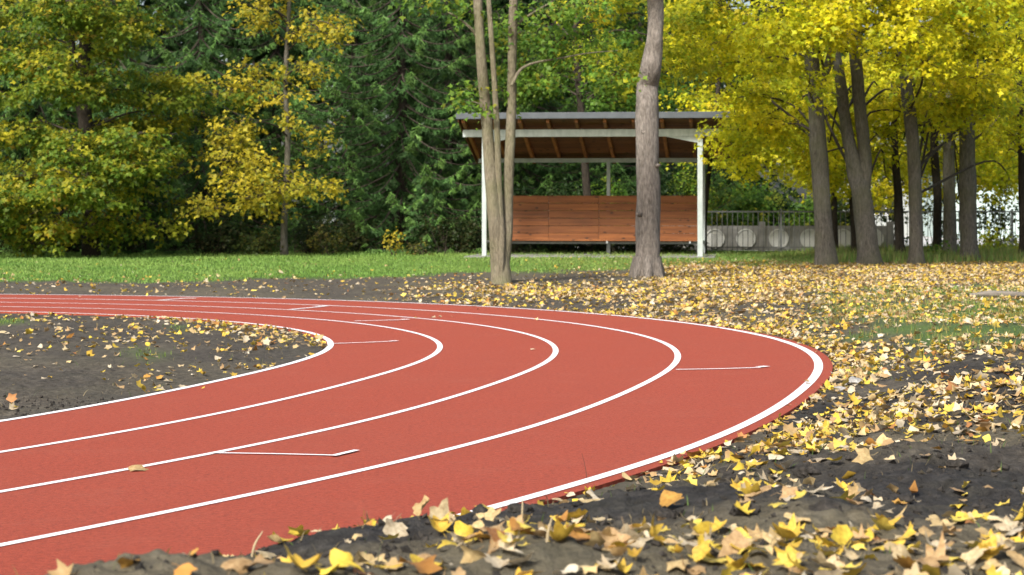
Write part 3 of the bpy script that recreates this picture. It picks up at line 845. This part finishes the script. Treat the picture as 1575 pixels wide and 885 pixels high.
def zr(y): return zb1 - slope * y           # underside of the rafters
def slab_sl(name, x0, x1, ya, yb, lo, hi, m, parent):
    v, f = box_vf(x0, x1, ya, yb, 0, 1)
    v[:, 2] = zr(v[:, 1]) + np.where(v[:, 2] > .5, hi, lo)
    c = v.mean(0)
    o = obj(name, mesh_np(name, v - c, f, M[m]), parent, c)
    md = o.modifiers.new('bevel', 'BEVEL'); md.width = .005; md.segments = 1
    return o
for k in range(10):
    x = -.50 + k * .762
    slab_sl('rafter', x - .045, x + .045, y0 + .05, y1 - .05, .0, .13, 'rafter', sh)
deck = empty('soffit', (0, 0, 0)); deck.parent = sh
nb = 26
for k in range(nb):
    ya = y0 + (y1 - y0) * k / nb
    slab_sl('board', -.60, WDT + .76, ya + .004, ya + (y1 - y0) / nb - .004, .132, .150, 'deck', deck)
slab_sl('verge_board', -.635, -.602, y0, y1, .0, .165, 'deck', sh)
slab_sl('verge_board', WDT + .762, WDT + .795, y0, y1, .0, .165, 'deck', sh)
# folded metal roof: sheet with ribs and a front fascia
parts = []
v, f = box_vf(-.66, WDT + .82, y0 - .06, y1 + .06, 0, 1); v[:, 2] = zr(v[:, 1]) + np.where(v[:, 2] > .5, .195, .167); parts.append((v, f))
for k in range(27):
    x = -.62 + k * .268
    v, f = box_vf(x - .02, x + .02, y0 - .04, y1 + .04, 0, 1); v[:, 2] = zr(v[:, 1]) + np.where(v[:, 2] > .5, .225, .190); parts.append((v, f))
obj('roof_sheet', mesh_np('roof_sheet', *join(parts), M['roof']), sh)
zf = zr(y0)
sb('fascia', (-.67, WDT + .83, y0 - .11, y0 - .065, zf + .085, zf + .25), 'roof')
# back wall of planks
bw = empty('back_wall', (0, 0, 0)); bw.parent = sh
gq = np.random.default_rng(5)
NR, Z0, Z1 = 6, .42, 1.69
xs = np.linspace(.08, WDT - .08, 5)
for r_ in range(NR):
    for c in range(4):
        j = gq.normal() * .003
        za = Z0 + (Z1 - Z0) * r_ / NR; zb = Z0 + (Z1 - Z0) * (r_ + 1) / NR
        sb('plank', (xs[c] + .003, xs[c + 1] - .003, DEP - .11 + j, DEP - .075 + j, za + .004, zb - .004), 'plank', bw, .006)
for c in (1, 2, 3):
    sb('batten', (xs[c] - .03, xs[c] + .03, DEP - .073, DEP - .045, Z0 - .02, Z1 - .02), 'galv_dull', bw)
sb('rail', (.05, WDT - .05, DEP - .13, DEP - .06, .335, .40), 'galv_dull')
seat = empty('seat', (0, 0, 0)); seat.parent = sh
for k in range(3):
    sb('slat', (.12, WDT - .12, DEP - .56 + k * .145, DEP - .56 + k * .145 + .125, .425, .465), 'plank', seat)
for x in (.35, WDT * .545, WDT - .35):
    sb('bracket', (x - .025, x + .025, DEP - .56, DEP - .13, .36, .42), 'galv_dull', seat)
sb('side_rail', (WDT - .03, WDT + .03, .06, DEP - .05, .40, .45), 'galv')
sb('side_rail', (-.03, .03, .06, DEP - .05, .40, .45), 'galv')

# ------------------------------------------------------------------ fences, building, car behind
FZ = 62.6
cf = empty('concrete_fence', ((1083 - 787.5) * 63.4 / F, 63.4, 0), 'weathered concrete panel fence with pale round discs behind the shelter', 'fence')
s = 63.4 / F
disc_v = []
def disc_mesh():
    n = 28; a = np.linspace(0, 2 * np.pi, n, endpoint=False)
    ring = np.stack([np.cos(a), np.zeros(n), np.sin(a)], 1)
    V = np.vstack([ring * .29 + [0, 0, 0], ring * .29 + [0, -.05, 0], ring * .255 + [0, -.05, 0], ring * .245 + [0, -.02, 0], [[0, -.02, 0]]])
    Fq = [np.stack([k * n + np.arange(n), k * n + (np.arange(n) + 1) % n, (k + 1) * n + (np.arange(n) + 1) % n, (k + 1) * n + np.arange(n)], 1) for k in range(3)]
    T = np.stack([3 * n + np.arange(n), 3 * n + (np.arange(n) + 1) % n, np.full(n, 4 * n)], 1)
    return mesh_np('disc', V, [np.vstack(Fq), T], M['disc'])
DM = disc_mesh()
v, f = box_vf(-.93, .93, -.04, .04, -.36, .36)
v2, f2 = box_vf(-.93, .93, -.055, -.042, .24, .34); v3, f3 = box_vf(-.93, .93, -.055, -.042, -.34, -.28)
PM = mesh_np('panel', *join([(v, f), (v2, f2), (v3, f3)]), M['concrete'])
v, f = box_vf(-.085, .085, -.09, .07, -.55, .46)
QM = mesh_np('post', v, f, M['concrete'])
x0 = (1123 - 787.5) * s - cf.location.x
for k in range(-1, 3):
    xx = x0 + k * 1.89
    obj('post', QM, cf, (xx - .945, 0, .46))
    pn = obj('panel', PM, cf, (xx, 0, .44))
    for sx in (-.46, .46): obj('disc', DM, pn, (sx, -.042, -.02))
obj('post', QM, cf, (x0 + 3 * 1.89 - .945, 0, .46))

mf = empty('iron_fence', ((1083 - 787.5) * FZ / F, FZ, 0), 'dark iron bar fence with thin upright bars beyond the maples', 'fence')
BL = 11.4
box('rail', (0, BL, -.02, .02, 1.20, 1.24), M['iron'], mf); box('rail', (0, BL, -.02, .02, .16, .20), M['iron'], mf)
v, f = tube_vf(np.array([[0, 0, .05], [0, 0, .5], [0, 0, 1.0], [0, 0, 1.26]]), [.011, .011, .011, .009], 6)
BM = mesh_np('bar', v, f, M['iron'])
for k in range(76): obj('bar', BM, mf, (.075 + k * .15, -.032, 0))
v, f = box_vf(-.03, .03, -.03, .03, -.1, 1.30)
FP = mesh_np('post', v, f, M['iron'])
for k in range(6): obj('post', FP, mf, (k * 2.25, .052, 0))

def building(name, label, x0, x1, y0, y1, h, wins, pm, group=None, rise=.5):
    c = ((x0 + x1) / 2, y0, 0)
    e = empty(name, c, label, 'building', group)
    w_, d_ = (x1 - x0) / 2, y1 - y0
    zw = (.9, h - .45)
    # front wall with real window openings
    xs_ = sorted(wins); parts = []; cur = -w_
    for a, b_ in xs_:
        parts.append(box_vf(cur, a, 0, .3, -.2, h)); parts.append(box_vf(a, b_, 0, .3, -.2, zw[0])); parts.append(box_vf(a, b_, 0, .3, zw[1], h)); cur = b_
    parts.append(box_vf(cur, w_, 0, .3, -.2, h))
    parts += [box_vf(-w_, -w_ + .3, .302, d_, -.2, h), box_vf(w_ - .3, w_, .302, d_, -.2, h), box_vf(-w_, w_, d_ + .002, d_ + .3, -.2, h)]
    obj('wall', mesh_np('wall', *join(parts), pm), e)
    for a, b_ in xs_:
        wn = box('window', (a, b_, .15, .17, zw[0], zw[1]), M['glass'], e)
        cxx = wn.location.x
        fr = [box_vf(a - cxx, b_ - cxx, -.06, .0, zw[0] - wn.location.z, zw[0] - wn.location.z + .06), box_vf(a - cxx, b_ - cxx, -.06, 0, zw[1] - wn.location.z - .06, zw[1] - wn.location.z), box_vf(-.03, .03, -.06, 0, zw[0] - wn.location.z + .06, zw[1] - wn.location.z - .06)]
        obj('frame', mesh_np('frame', *join(fr), M['carpaint']), wn, (0, -.012, 0))
    v = np.array([[-w_ - .3, -.4, h], [w_ + .3, -.4, h], [w_ + .3, d_ + .6, h], [-w_ - .3, d_ + .6, h], [-w_ - .3, d_ / 2, h + rise], [w_ + .3, d_ / 2, h + rise]])
    obj('roof', mesh_np('roof', v, [np.array([[0, 1, 5, 4], [2, 3, 4, 5], [0, 3, 2, 1]]), np.array([[0, 4, 3], [1, 2, 5]])], M['roof']), e)
    return e
building('low_building', 'low white building glimpsed through the iron fence', 14.2, 23.5, 92, 98, 2.7, [(-3.4, -2.2), (2.6, 3.8)], M['plaster'])
building('teal_building', 'pale teal low building glimpsed right of the maple trunks', 17.2, 25, 84, 90, 2.6, [(1.4, 2.6)], M['plaster_t'])
building('white_shed', 'small white shed glimpsed through the wood beside the slender golden tree', -8.6, -6.3, 77, 79, 1.95, [(-.4, .4)], M['plaster'], rise=.3)

# ------------------------------------------------------------------ grass
def blades(x, y, z, h, wd, col, g, lean=.45):
    n = len(x)
    a = g.random(n) * 6.283
    L = np.stack([np.cos(a), np.sin(a), np.zeros(n)], 1)
    b_ = g.random(n) * 6.283
    Wv = np.stack([np.cos(b_), np.sin(b_), np.zeros(n)], 1) * wd[:, None] / 2
    p = np.stack([x, y, z], 1)
    ln = (g.random(n) * lean * h)[:, None]
    mid = p + L * ln * .35 + np.array([0, 0, 1]) * (h * .6)[:, None]
    tip = p + L * ln + np.array([0, 0, 1]) * h[:, None]
    V = np.stack([p - Wv, p + Wv, mid + Wv * .7, mid - Wv * .7, tip], 1).reshape(-1, 3)
    k = np.arange(n)[:, None] * 5
    return V, [k + [0, 1, 2], k + [0, 2, 3], k + [3, 2, 4]], np.repeat(col, 5, 0)

g = np.random.default_rng(77)
n = 165000
yy = np.sqrt(g.uniform(13 ** 2, 62.5 ** 2, n)); xx = (g.random(n) - .5) * .56 * yy
dd = track_dist(xx, yy)
tm = turf_mask(xx, yy, dd)
px, py = pix(xx, yy, 0)
keep = g.random(n) < tm * np.where(py < 440, 1., .9)
xx, yy, px, py, dd = xx[keep], yy[keep], px[keep], py[keep], dd[keep]
zz = ground_h(xx, yy, dd)
n = len(xx)
tone = fbm(xx * .5, yy * .35, 91, 3)
rough_ = sstep(57, 60.5, yy) + sstep(1180, 1300, px) * sstep(49, 52, yy)
h = (.034 + .036 * g.random(n)) * (1 + .35 * (yy < 34)) * (1 + 0 * (dd < 0)) * np.where(dd < W_IN, .6, 1.) * (1 + (1.3 + 3.2 * sstep(1180, 1300, px)) * np.clip(rough_, 0, 1.2) * g.random(n))
wd = np.clip(yy * .0005, .006, .03) * (.7 + .6 * g.random(n))
c0 = np.array([.125, .255, .048]); c1 = np.array([.23, .35, .08]); c2 = np.array([.27, .26, .09])
col = c0 + (c1 - c0) * np.clip(tone * 1.3 - .1, 0, 1)[:, None]
drym = (sstep(560, 1000, px) * .45 + sstep(1150, 1320, px) * .35)[:, None] * (g.random((n, 1)) < .6)
col = col * (1 - drym) + c2 * drym
col = np.where((yy < 34)[:, None], col * np.array([1.0, .85, .9]), col)
col *= (.7 + .6 * g.random((n, 1)))
V, fs, cc = blades(xx, yy, zz - .005, h, wd, col, g)
tag(obj('lawn_grass', mesh_np('lawn_grass', V, fs, M['grass'], cc)), 'short green grass of the lawn strip and the patches right of the bend', 'grass', kind='stuff')

# dry wisps and blades on the bare soil
n = 9000
yy = np.sqrt(g.uniform(5 ** 2, 22 ** 2, n)); xx = (g.random(n) - .5) * .54 * yy
dd = track_dist(xx, yy); px, py = pix(xx, yy, .2)
keep = ((dd > W_OUT + .12) & (fbm(xx * .9, yy * .9, 95, 3) > .5)) | ((dd < W_IN - .1) & (fbm(xx * .9, yy * .9, 96, 3) > .55) & (g.random(n) < .5))
xx, yy, dd = xx[keep], yy[keep], dd[keep]; n = len(xx); zz = ground_h(xx, yy, dd)
dr = g.random((n, 1)) < .6
col = np.where(dr, np.array([.26, .21, .12]), np.array([.10, .16, .04])) * (.6 + .7 * g.random((n, 1)))
V, fs, cc = blades(xx, yy, zz - .005, .02 + .05 * g.random(n) ** 2, .003 + .003 * g.random(n), col, g, 1.4)
tag(obj('dry_grass_wisps', mesh_np('dry_grass_wisps', V, fs, M['grass'], cc)), 'thin dry grass wisps scattered over the bare soil', 'grass', kind='stuff')

# ------------------------------------------------------------------ fallen leaves
ang = np.array([0, 14, 27, 41, 57, 70, 84, 100, 116, 136, 160]) * np.pi / 180
rad = np.array([1.0, .70, .55, .68, .93, .62, .51, .62, .68, .42, .26])
rad_full = np.array([1.0, .80, .70, .78, .88, .74, .66, .72, .66, .50, .32])
rad_oval = np.array([1.0, .90, .80, .70, .60, .54, .50, .48, .48, .50, .52])
def leaf_outline(t=0., oval=0.):
    rr_ = (rad * (1 - t) + rad_full * t) * (1 - oval) + rad_oval * oval
    a = np.concatenate([ang, -ang[::-1][:-1]]); r_ = np.concatenate([rr_, rr_[::-1][:-1]])
    return np.stack([r_ * np.cos(a), r_ * np.sin(a)], 1)
OUT = leaf_outline()
def leaf_mesh_arrays(g, curl):
    """one maple leaf, 1 unit long, with an inner ring, curled lobes and a stalk"""
    o = leaf_outline(g.uniform(0, .9), g.choice([0, 0, 0, .35, .9])) * (1 + .09 * g.normal(size=(len(OUT), 1))) * np.array([1, g.uniform(.75, 1.05)])
    inn = o * .48
    P = np.vstack([[[0, 0]], inn, o])
    th = g.random() * 3.14; ax = np.array([math.cos(th), math.sin(th)]); pr = P @ ax; pq = P @ np.array([-ax[1], ax[0]])
    r2 = (P ** 2).sum(1)
    z = curl * (.55 * pr ** 2 * (1 if g.random() < .7 else -1) + .25 * pq ** 2 * g.normal()) + .10 * curl * np.sin(3 * np.arctan2(P[:, 1], P[:, 0]) + g.random() * 6) * r2
    z += .06 * g.normal(size=len(P)) * r2 + g.uniform(-.2, .3) * curl * np.abs(P[:, 1])
    shr = 1 - .18 * curl * np.abs(pr)
    V = np.c_[P * shr[:, None], z]
    n = len(o); i = np.arange(n); j = (i + 1) % n
    T = np.vstack([np.stack([np.zeros(n, int), 1 + i, 1 + j], 1)]); Q = np.stack([1 + i, 1 + n + i, 1 + n + j, 1 + j], 1)
    k0 = len(V)
    st = np.array([[-.2, 0, z[0]], [-.55, .06, z[0] + .05 * g.normal()], [-.85, .16 * g.normal(), z[0] + .12 * g.random()]])
    V = np.vstack([V, st + [0, .015, 0], st - [0, .015, 0]])
    Q = np.vstack([Q, [[k0, k0 + 3, k0 + 4, k0 + 1], [k0 + 1, k0 + 4, k0 + 5, k0 + 2]]])
    V[:, :] -= [.1, 0, 0]
    return V * .62, T, Q
LPAL = {'yellow': [(.60, .45, .06), (.62, .50, .10), (.58, .40, .06)],
        'pale tan': [(.46, .33, .16), (.52, .40, .20), (.38, .26, .13), (.54, .44, .26)],
        'orange-brown': [(.40, .20, .05), (.34, .16, .06), (.46, .26, .06)],
        'bleached whitish': [(.54, .48, .36), (.50, .43, .30)]}
LOW = []                                    # the same leaves with fewer points, for the far carpet
PRO = []                                    # leaf prototypes (name of colour, arrays, colours)
g = np.random.default_rng(123)
for cn, cl in LPAL.items():
    for c in cl:
        for q in range(5):
            V, T, Q = leaf_mesh_arrays(g, g.uniform(.4, 1.5))
            base = np.array(c) * g.uniform(.88, 1.1)
            r_ = np.linalg.norm(V[:, :2], axis=1)
            edge = np.array([.30, .16, .05]) if cn != 'yellow' else np.array([.55, .28, .03])
            k = np.clip((r_ - .28) * 1.6, 0, .5)[:, None] * g.random()
            cc = base * (1 - k) + edge * k
            cc[-6:] = base * .6
            cc = np.clip(cc, .01, .9)
            PRO.append((cn, V, T, Q, cc))
            no = len(OUT); pick = np.array([0, 2, 4, 6, 8, 10, 13, 15, 17, 19]); m_ = len(pick); ii = np.arange(m_)
            LOW.append((V[np.r_[0, 1 + no + pick]], np.stack([np.zeros(m_, int), 1 + ii, 1 + (ii + 1) % m_], 1), cc[np.r_[0, 1 + no + pick]]))
W4 = {'yellow': .33, 'pale tan': .41, 'orange-brown': .07, 'bleached whitish': .19}
pw = np.array([W4[p[0]] / sum(1 for q in PRO if q[0] == p[0]) for p in PRO])

n = 200000
yy = np.sqrt(g.uniform(4.6 ** 2, 57 ** 2, n)); xx = (g.random(n) - .5) * .56 * yy
AREA = .28 * (57 ** 2 - 4.6 ** 2); dmax = n / AREA
dd = track_dist(xx, yy)
z0 = ground_h(xx, yy, dd, False)
px, py = pix(xx, yy, z0)
do = dd - W_OUT; di = W_IN - dd
cl1 = fbm(xx * .9, yy * .9, 101, 3); cl2 = fbm(xx * 2.3, yy * 2.3, 102, 3); cl3 = fbm(xx * .45, yy * .3, 103, 3)
den = np.zeros(n)
farr = sstep(960, 1060, px + 60 * (cl3 - .5)) * sstep(400, 409, py) * 110
far_edge = sstep(560, 760, px) * sstep(425, 458, py) * 95
rgt = (py > 470) * (40 + 110 * sstep(.30, .6, cl1))
farzone = np.maximum(farr * sstep(520, 470, py), far_edge * (py < 500)) * (.6 + 1.2 * sstep(.3, .6, cl1))
left_verge = (px < 760) * sstep(412, 436, py) * 8
lawn = (py < 436) * sstep(392, 402, py) * (1.2 + 9 * sstep(700, 1000, px))
gutter = sstep(.85, .25, do) * 230 * (yy < 30) * sstep(560, 900, px + 400 * (yy < 16)) * (.5 + cl1)
gutter = gutter * sstep(740, 900, px + 3000 * (yy > 16))
near_dense = sstep(800, 835, py) * sstep(620, 980, px) * 215 * sstep(.22, .46, cl1)
mound = 120 * sstep(.43, .68, cl1 * .5 + cl2 * .5) + 12
mound = mound * np.where(px < 760, .7, 1.)
mound = np.maximum(mound, 60 * sstep(800, 822, py) * sstep(200, 320, px) * (px < 800) * sstep(.36, .55, cl2))
outside = np.maximum.reduce([farzone * (yy > 18), np.where(py > 470, mound, 0) * (yy < 30), rgt * (yy > 12), left_verge, lawn, gutter, near_dense])
b1 = np.interp(px, [1060, 1137, 1287, 1400, 1487, 1575, 1700], [735, 698, 618, 590, 570, 560, 550])
outside *= 1 - .88 * np.exp(-((py - b1) / 15) ** 2) * (px > 1080)
outside *= 1 - .66 * sstep(728, 745, py + 20 * (cl1 - .5)) * sstep(812, 792, py + 30 * (cl3 - .5)) * (px > 840)
outside = outside + 95 * (np.abs(py - (b1 + 48)) < 40) * (px > 1130) * (.3 + cl1)
t0 = ground_pt(996, 424); rr0 = np.hypot(xx - t0[0], yy - t0[1])
outside = outside + 260 * sstep(1.0, .3, rr0)
den = np.where(do > .0, outside, 0)
rim = sstep(1.6, .1, di) * sstep(60, 330, px) * 95 * sstep(.25, .5, cl1) * np.where(py < 545, 1, .5)
infield = 4 + 18 * sstep(.5, .7, cl1) + sstep(600, 530, py) * 6
den = np.where(di > .02, np.maximum(rim, infield), den)
den = np.where((do < 0) & (di < 0), .4 * (py < 500) * (px > 560) + .02 * (py < 650) + 3.0 * (do > -.25) * (px > 700) + .8 * (di > -.2), den)
den = den * (1 - .5 * turf_mask(xx, yy, dd) * (py > 440))
keep = g.random(n) < den / dmax
xx, yy, dd, px, py = xx[keep], yy[keep], dd[keep], px[keep], py[keep]
n = len(xx)
# a few placed leaves: on the track and standing at the mound's rim
PL = [(212, 722, .15, .2), (262, 578 + 120, .02, 0.)][:1] + [(97, 862, .12, 1.2), (318, 852, .12, 1.), (500, 822, .10, 1.25), (525, 833, .13, .6), (720, 858, .12, 1.2), (1380, 745, .15, 1.25), (1165, 735, .0, 0)][:6]
onT = (dd < W_OUT) & (dd > W_IN)
zz = np.where(onT, .004, ground_h(xx, yy, dd))
kind = g.choice(len(PRO), n, p=pw)
size = np.clip(g.normal(.077, .025, n), .03, .13)
tilt = np.abs(g.normal(0, .36, n)); tilt = np.where(g.random(n) < .10, g.uniform(.6, 1.2, n), tilt); tilt = np.where(onT, tilt * .25, tilt)
spin = g.random(n) * 6.283; tdir = g.random(n) * 6.283

def rotmats(spin, tdir, tilt):
    c, s_ = np.cos(spin), np.sin(spin); o = np.zeros_like(c); l = np.ones_like(c)
    Rz = np.stack([c, -s_, o, s_, c, o, o, o, l], 1).reshape(-1, 3, 3)
    ax, ay = np.cos(tdir), np.sin(tdir); ct, st = np.cos(tilt), np.sin(tilt)
    Rt = np.stack([ct + ax * ax * (1 - ct), ax * ay * (1 - ct), ay * st, ax * ay * (1 - ct), ct + ay * ay * (1 - ct), -ax * st, -ay * st, ax * st, ct], 1).reshape(-1, 3, 3)
    return Rt @ Rz
Rm = rotmats(spin, tdir, tilt)
zz = zz + .006 + .12 * size * np.sin(tilt) + .012 * g.random(n) * ~onT
inframe = (px > 5) & (px < 1570) & (py < 880)
score = np.where(inframe, size / yy, 0)
NIND = 294
top = np.argsort(-score)[:NIND]
is_ind = np.zeros(n, bool); is_ind[top] = True

PME = [mesh_np('fallen_leaf', V, [T, Q], M['litter'], cc, True) for cn, V, T, Q, cc in PRO]
def put_leaf(k, x, y, z, s_, Rmat, where, label=None, group=None):
    o = obj('fallen_leaf', PME[k], None, (x, y, z))
    o.scale = (s_,) * 3 if np.isscalar(s_) else s_
    from mathutils import Matrix
    o.rotation_euler = Matrix(Rmat.tolist()).to_euler()
    cn = PRO[k][0]
    tag(o, label or f'{cn} curled maple leaf lying on {where}', 'leaf', None if label else (group or f'{cn} leaves lying on {where}'))
for k in top:
    where = 'the red running track' if onT[k] else ('the dark infield soil inside the bend' if dd[k] < W_IN else ('the dark soil mound outside the bend'))
    put_leaf(kind[k], xx[k], yy[k], zz[k], size[k], Rm[k], where)
one = rotmats(np.array([.3, 1.2, 2.2, .4, 4., 5.2]), np.array([0., .2, -.2, .1, 0., .15]), np.array([.1, 1.25, 1.05, 1.3, 1.15, 1.25]))
p = ground_pt(212, 724)
yk = [i for i, q in enumerate(PRO) if q[0] == 'yellow']; tk = [i for i, q in enumerate(PRO) if q[0] == 'pale tan']
put_leaf(tk[1], p[0], p[1], .010, .19, rotmats(np.array([.4]), np.array([0.]), np.array([.2]))[0], '', 'single curled tan leaf lying alone on the red track below a white lane line')

def litter(name, label, sel):
    Vs, Ts, Qs, Cs, n0 = [], [], [np.zeros((0, 4), int)], [], 0
    for k in range(len(PRO)):
        for near in (True, False):
            s_ = np.where(sel & (kind == k) & ((yy < 8.5) == near))[0]
            if not len(s_): continue
            if near: cn, V, T, Q, cc = PRO[k]
            else: (V, T, cc), Q = LOW[k], np.zeros((0, 4), int)
            m = len(V)
            P = np.einsum('nij,vj->nvi', Rm[s_], V) * size[s_][:, None, None] + np.stack([xx[s_], yy[s_], zz[s_]], 1)[:, None]
            o = n0 + np.arange(len(s_))[:, None, None] * m
            Vs.append(P.reshape(-1, 3)); Ts.append((T[None] + o).reshape(-1, 3)); Qs.append((Q[None] + o).reshape(-1, 4))
            Cs.append((cc[None] * (.85 + .5 * g.random((len(s_), 1, 1)))).reshape(-1, 3)); n0 += len(s_) * m
    if Vs: tag(obj(name, mesh_np(name, np.vstack(Vs), [np.vstack(Ts), np.vstack(Qs)], M['litter'], np.clip(np.vstack(Cs), 0, .9), True)), label, 'leaves', kind='stuff')
litter('leaf_litter', 'thick yellow and tan carpet of fallen leaves outside the bend', ~is_ind & (dd > W_OUT))
litter('infield_leaf_litter', 'small fallen leaves scattered over the infield soil inside the bend', ~is_ind & (dd < W_IN))
litter('track_leaf_litter', 'few tiny fallen leaves blown onto the far red lanes', ~is_ind & onT)
print('leaves', n)

# ------------------------------------------------------------------ small things on the soil
def on_terrain(px, py):
    """first point where the sight line through a photo pixel meets the ground"""
    Zs = np.arange(4.5, 60, .02)
    xs_ = (px - 787.5) * Zs / F
    zr_ = CH + (HZ - py) * Zs / F
    zt = ground_h(xs_, Zs, None, False)
    k = int(np.argmax(zt >= zr_))
    return np.array([xs_[k], Zs[k], zt[k]])
def lump(name, px, py, r_, m, label, cat, seed, sq=(1, 1, .6), group=None, zoff=0.):
    g = np.random.default_rng(seed)
    import bmesh
    bm = bmesh.new(); bmesh.ops.create_icosphere(bm, subdivisions=3, radius=1)
    V = np.array([v.co[:] for v in bm.verts]); Fq = np.array([[v.index for v in f.verts] for f in bm.faces]); bm.free()
    nn = vnoise(V[:, 0] * 1.6 + V[:, 2] * 1.1 + seed, V[:, 1] * 1.6 + 7 - V[:, 2], seed) - .5
    n2 = vnoise(V[:, 0] * 5 + V[:, 2] * 3 + seed, V[:, 1] * 5 + 3 + V[:, 2] * 2, seed + 3) - .5
    V = V * (1 + .7 * nn + .3 * n2)[:, None] * r_ * np.array(sq)
    p = on_terrain(px, py); z = p[2]
    return tag(obj(name, mesh_np(name, V, Fq, M[m], smooth=False), None, (p[0], p[1], z + r_ * sq[2] * .35 + zoff)), label, cat, group)
lump('stone', 1312, 592, .07, 'stone', 'pale grey stone half sunk in the soil bank by the track edge', 'stone', 3, (1.2, 1, .6))
lump('stone', 1290, 600, .045, 'stone', 'smaller grey stone lying against the pale stone on the soil bank', 'stone', 4, (1.3, 1, .5))
M['clod'] = simple('soil_clod', (.014, .013, .011), (.06, .053, .046), 22, .97, .8, .1, dist=.02)
CL = 'crumbly dark soil clod on the mound'
gk = np.random.default_rng(8)
for k in range(34):
    lump('soil_clod', gk.uniform(760, 1560), gk.uniform(600, 800), gk.uniform(.02, .05), 'clod', CL, 'clod', 30 + k, (1.2, 1, .7), 'soil clods on the mound')
lump('soil_clod', 739, 797, .024, 'clod', 'dark soil clod perched on the mound rim where the outer white line vanishes', 'clod', 77, (1, 1, .9), None, .01)

def stalk(px, py, dx, dy, r_, m, label):
    p = on_terrain(px, py); s = p[1] / F
    P = np.stack([p - [0, 0, .03], p + np.array([dx * .35 * s, 0, -dy * .5 * s]), p + np.array([dx * s, .02, -dy * s])])
    o = tag(obj('dry_stalk', mesh_np('dry_stalk', *[a if k else a - p for k, a in enumerate(tube_vf(spline(P, 5), np.linspace(r_, r_ * .3, 11), 5))], M[m], smooth=True), None, p), label, 'stalk')
stalk(904, 748, -9, -50, .0022, 'twig', 'thin dark stalk rising beside the outer white line')
stalk(803, 806, 1, -38, .005, 'straw', 'short pale dry stalk on the mound rim before the outer white line')
stalk(385, 862, 18, -42, .006, 'straw', 'bent grey-brown stalk leaning on the mound rim')
stalk(840, 838, 10, -40, .006, 'straw', 'thick pale stalk stub standing among the mound leaves')

p = on_terrain(1540, 458)
g = np.random.default_rng(4)
P = spline(np.array([[-.5, 0, .03], [-.2, .05, .05], [.15, 0, .05], [.45, .06, .03], [.7, .02, .0]]), 6)
tag(obj('fallen_branch', mesh_np('fallen_branch', *tube_vf(P, np.interp(np.linspace(0, 1, len(P)), [0, .3, 1], [.035, .055, .02]), 9, .3, 2), M['deadwood'], smooth=True), None, p), 'weathered grey fallen branch lying among leaves right of the bend', 'branch')

# crumbs of soil over the near bare ground: uncountable
g = np.random.default_rng(66)
n = 17000
yy = np.sqrt(g.uniform(5 ** 2, 17 ** 2, n)); xx = (g.random(n) - .5) * .54 * yy
dd = track_dist(xx, yy)
keep = ((dd > W_OUT + .1) | (dd < W_IN - .06)) & (g.random(n) < .25 + .9 * sstep(.4, .65, fbm(xx * 1.6, yy * 1.6, 111, 3)))
xx, yy, dd = xx[keep], yy[keep], dd[keep]; n = len(xx)
zz = ground_h(xx, yy, dd)
r_ = .004 + .016 * g.random(n) ** 3
base = nrm(np.array([[1, 0, 0], [-1, 0, 0], [0, 1, 0], [0, -1, 0], [0, 0, 1], [0, 0, -1.]]))
T8 = np.array([[0, 2, 4], [2, 1, 4], [1, 3, 4], [3, 0, 4], [2, 0, 5], [1, 2, 5], [3, 1, 5], [0, 3, 5]])
V = base[None] * (1 + .4 * g.normal(size=(n, 6, 1)) * .6) * r_[:, None, None]
V = np.einsum('nij,nvj->nvi', rotmats(g.random(n) * 6.3, g.random(n) * 6.3, g.random(n) * 3), V) + np.stack([xx, yy, zz + r_ * .3], 1)[:, None]
tag(obj('soil_crumbs', mesh_np('soil_crumbs', V.reshape(-1, 3), (T8[None] + np.arange(n)[:, None, None] * 6).reshape(-1, 3), M['clod'])), 'loose dark soil crumbs strewn over the bare ground', 'soil', kind='stuff')
print('tris', sum(len(p.vertices) - 2 for m_ in bpy.data.meshes for p in m_.polygons))
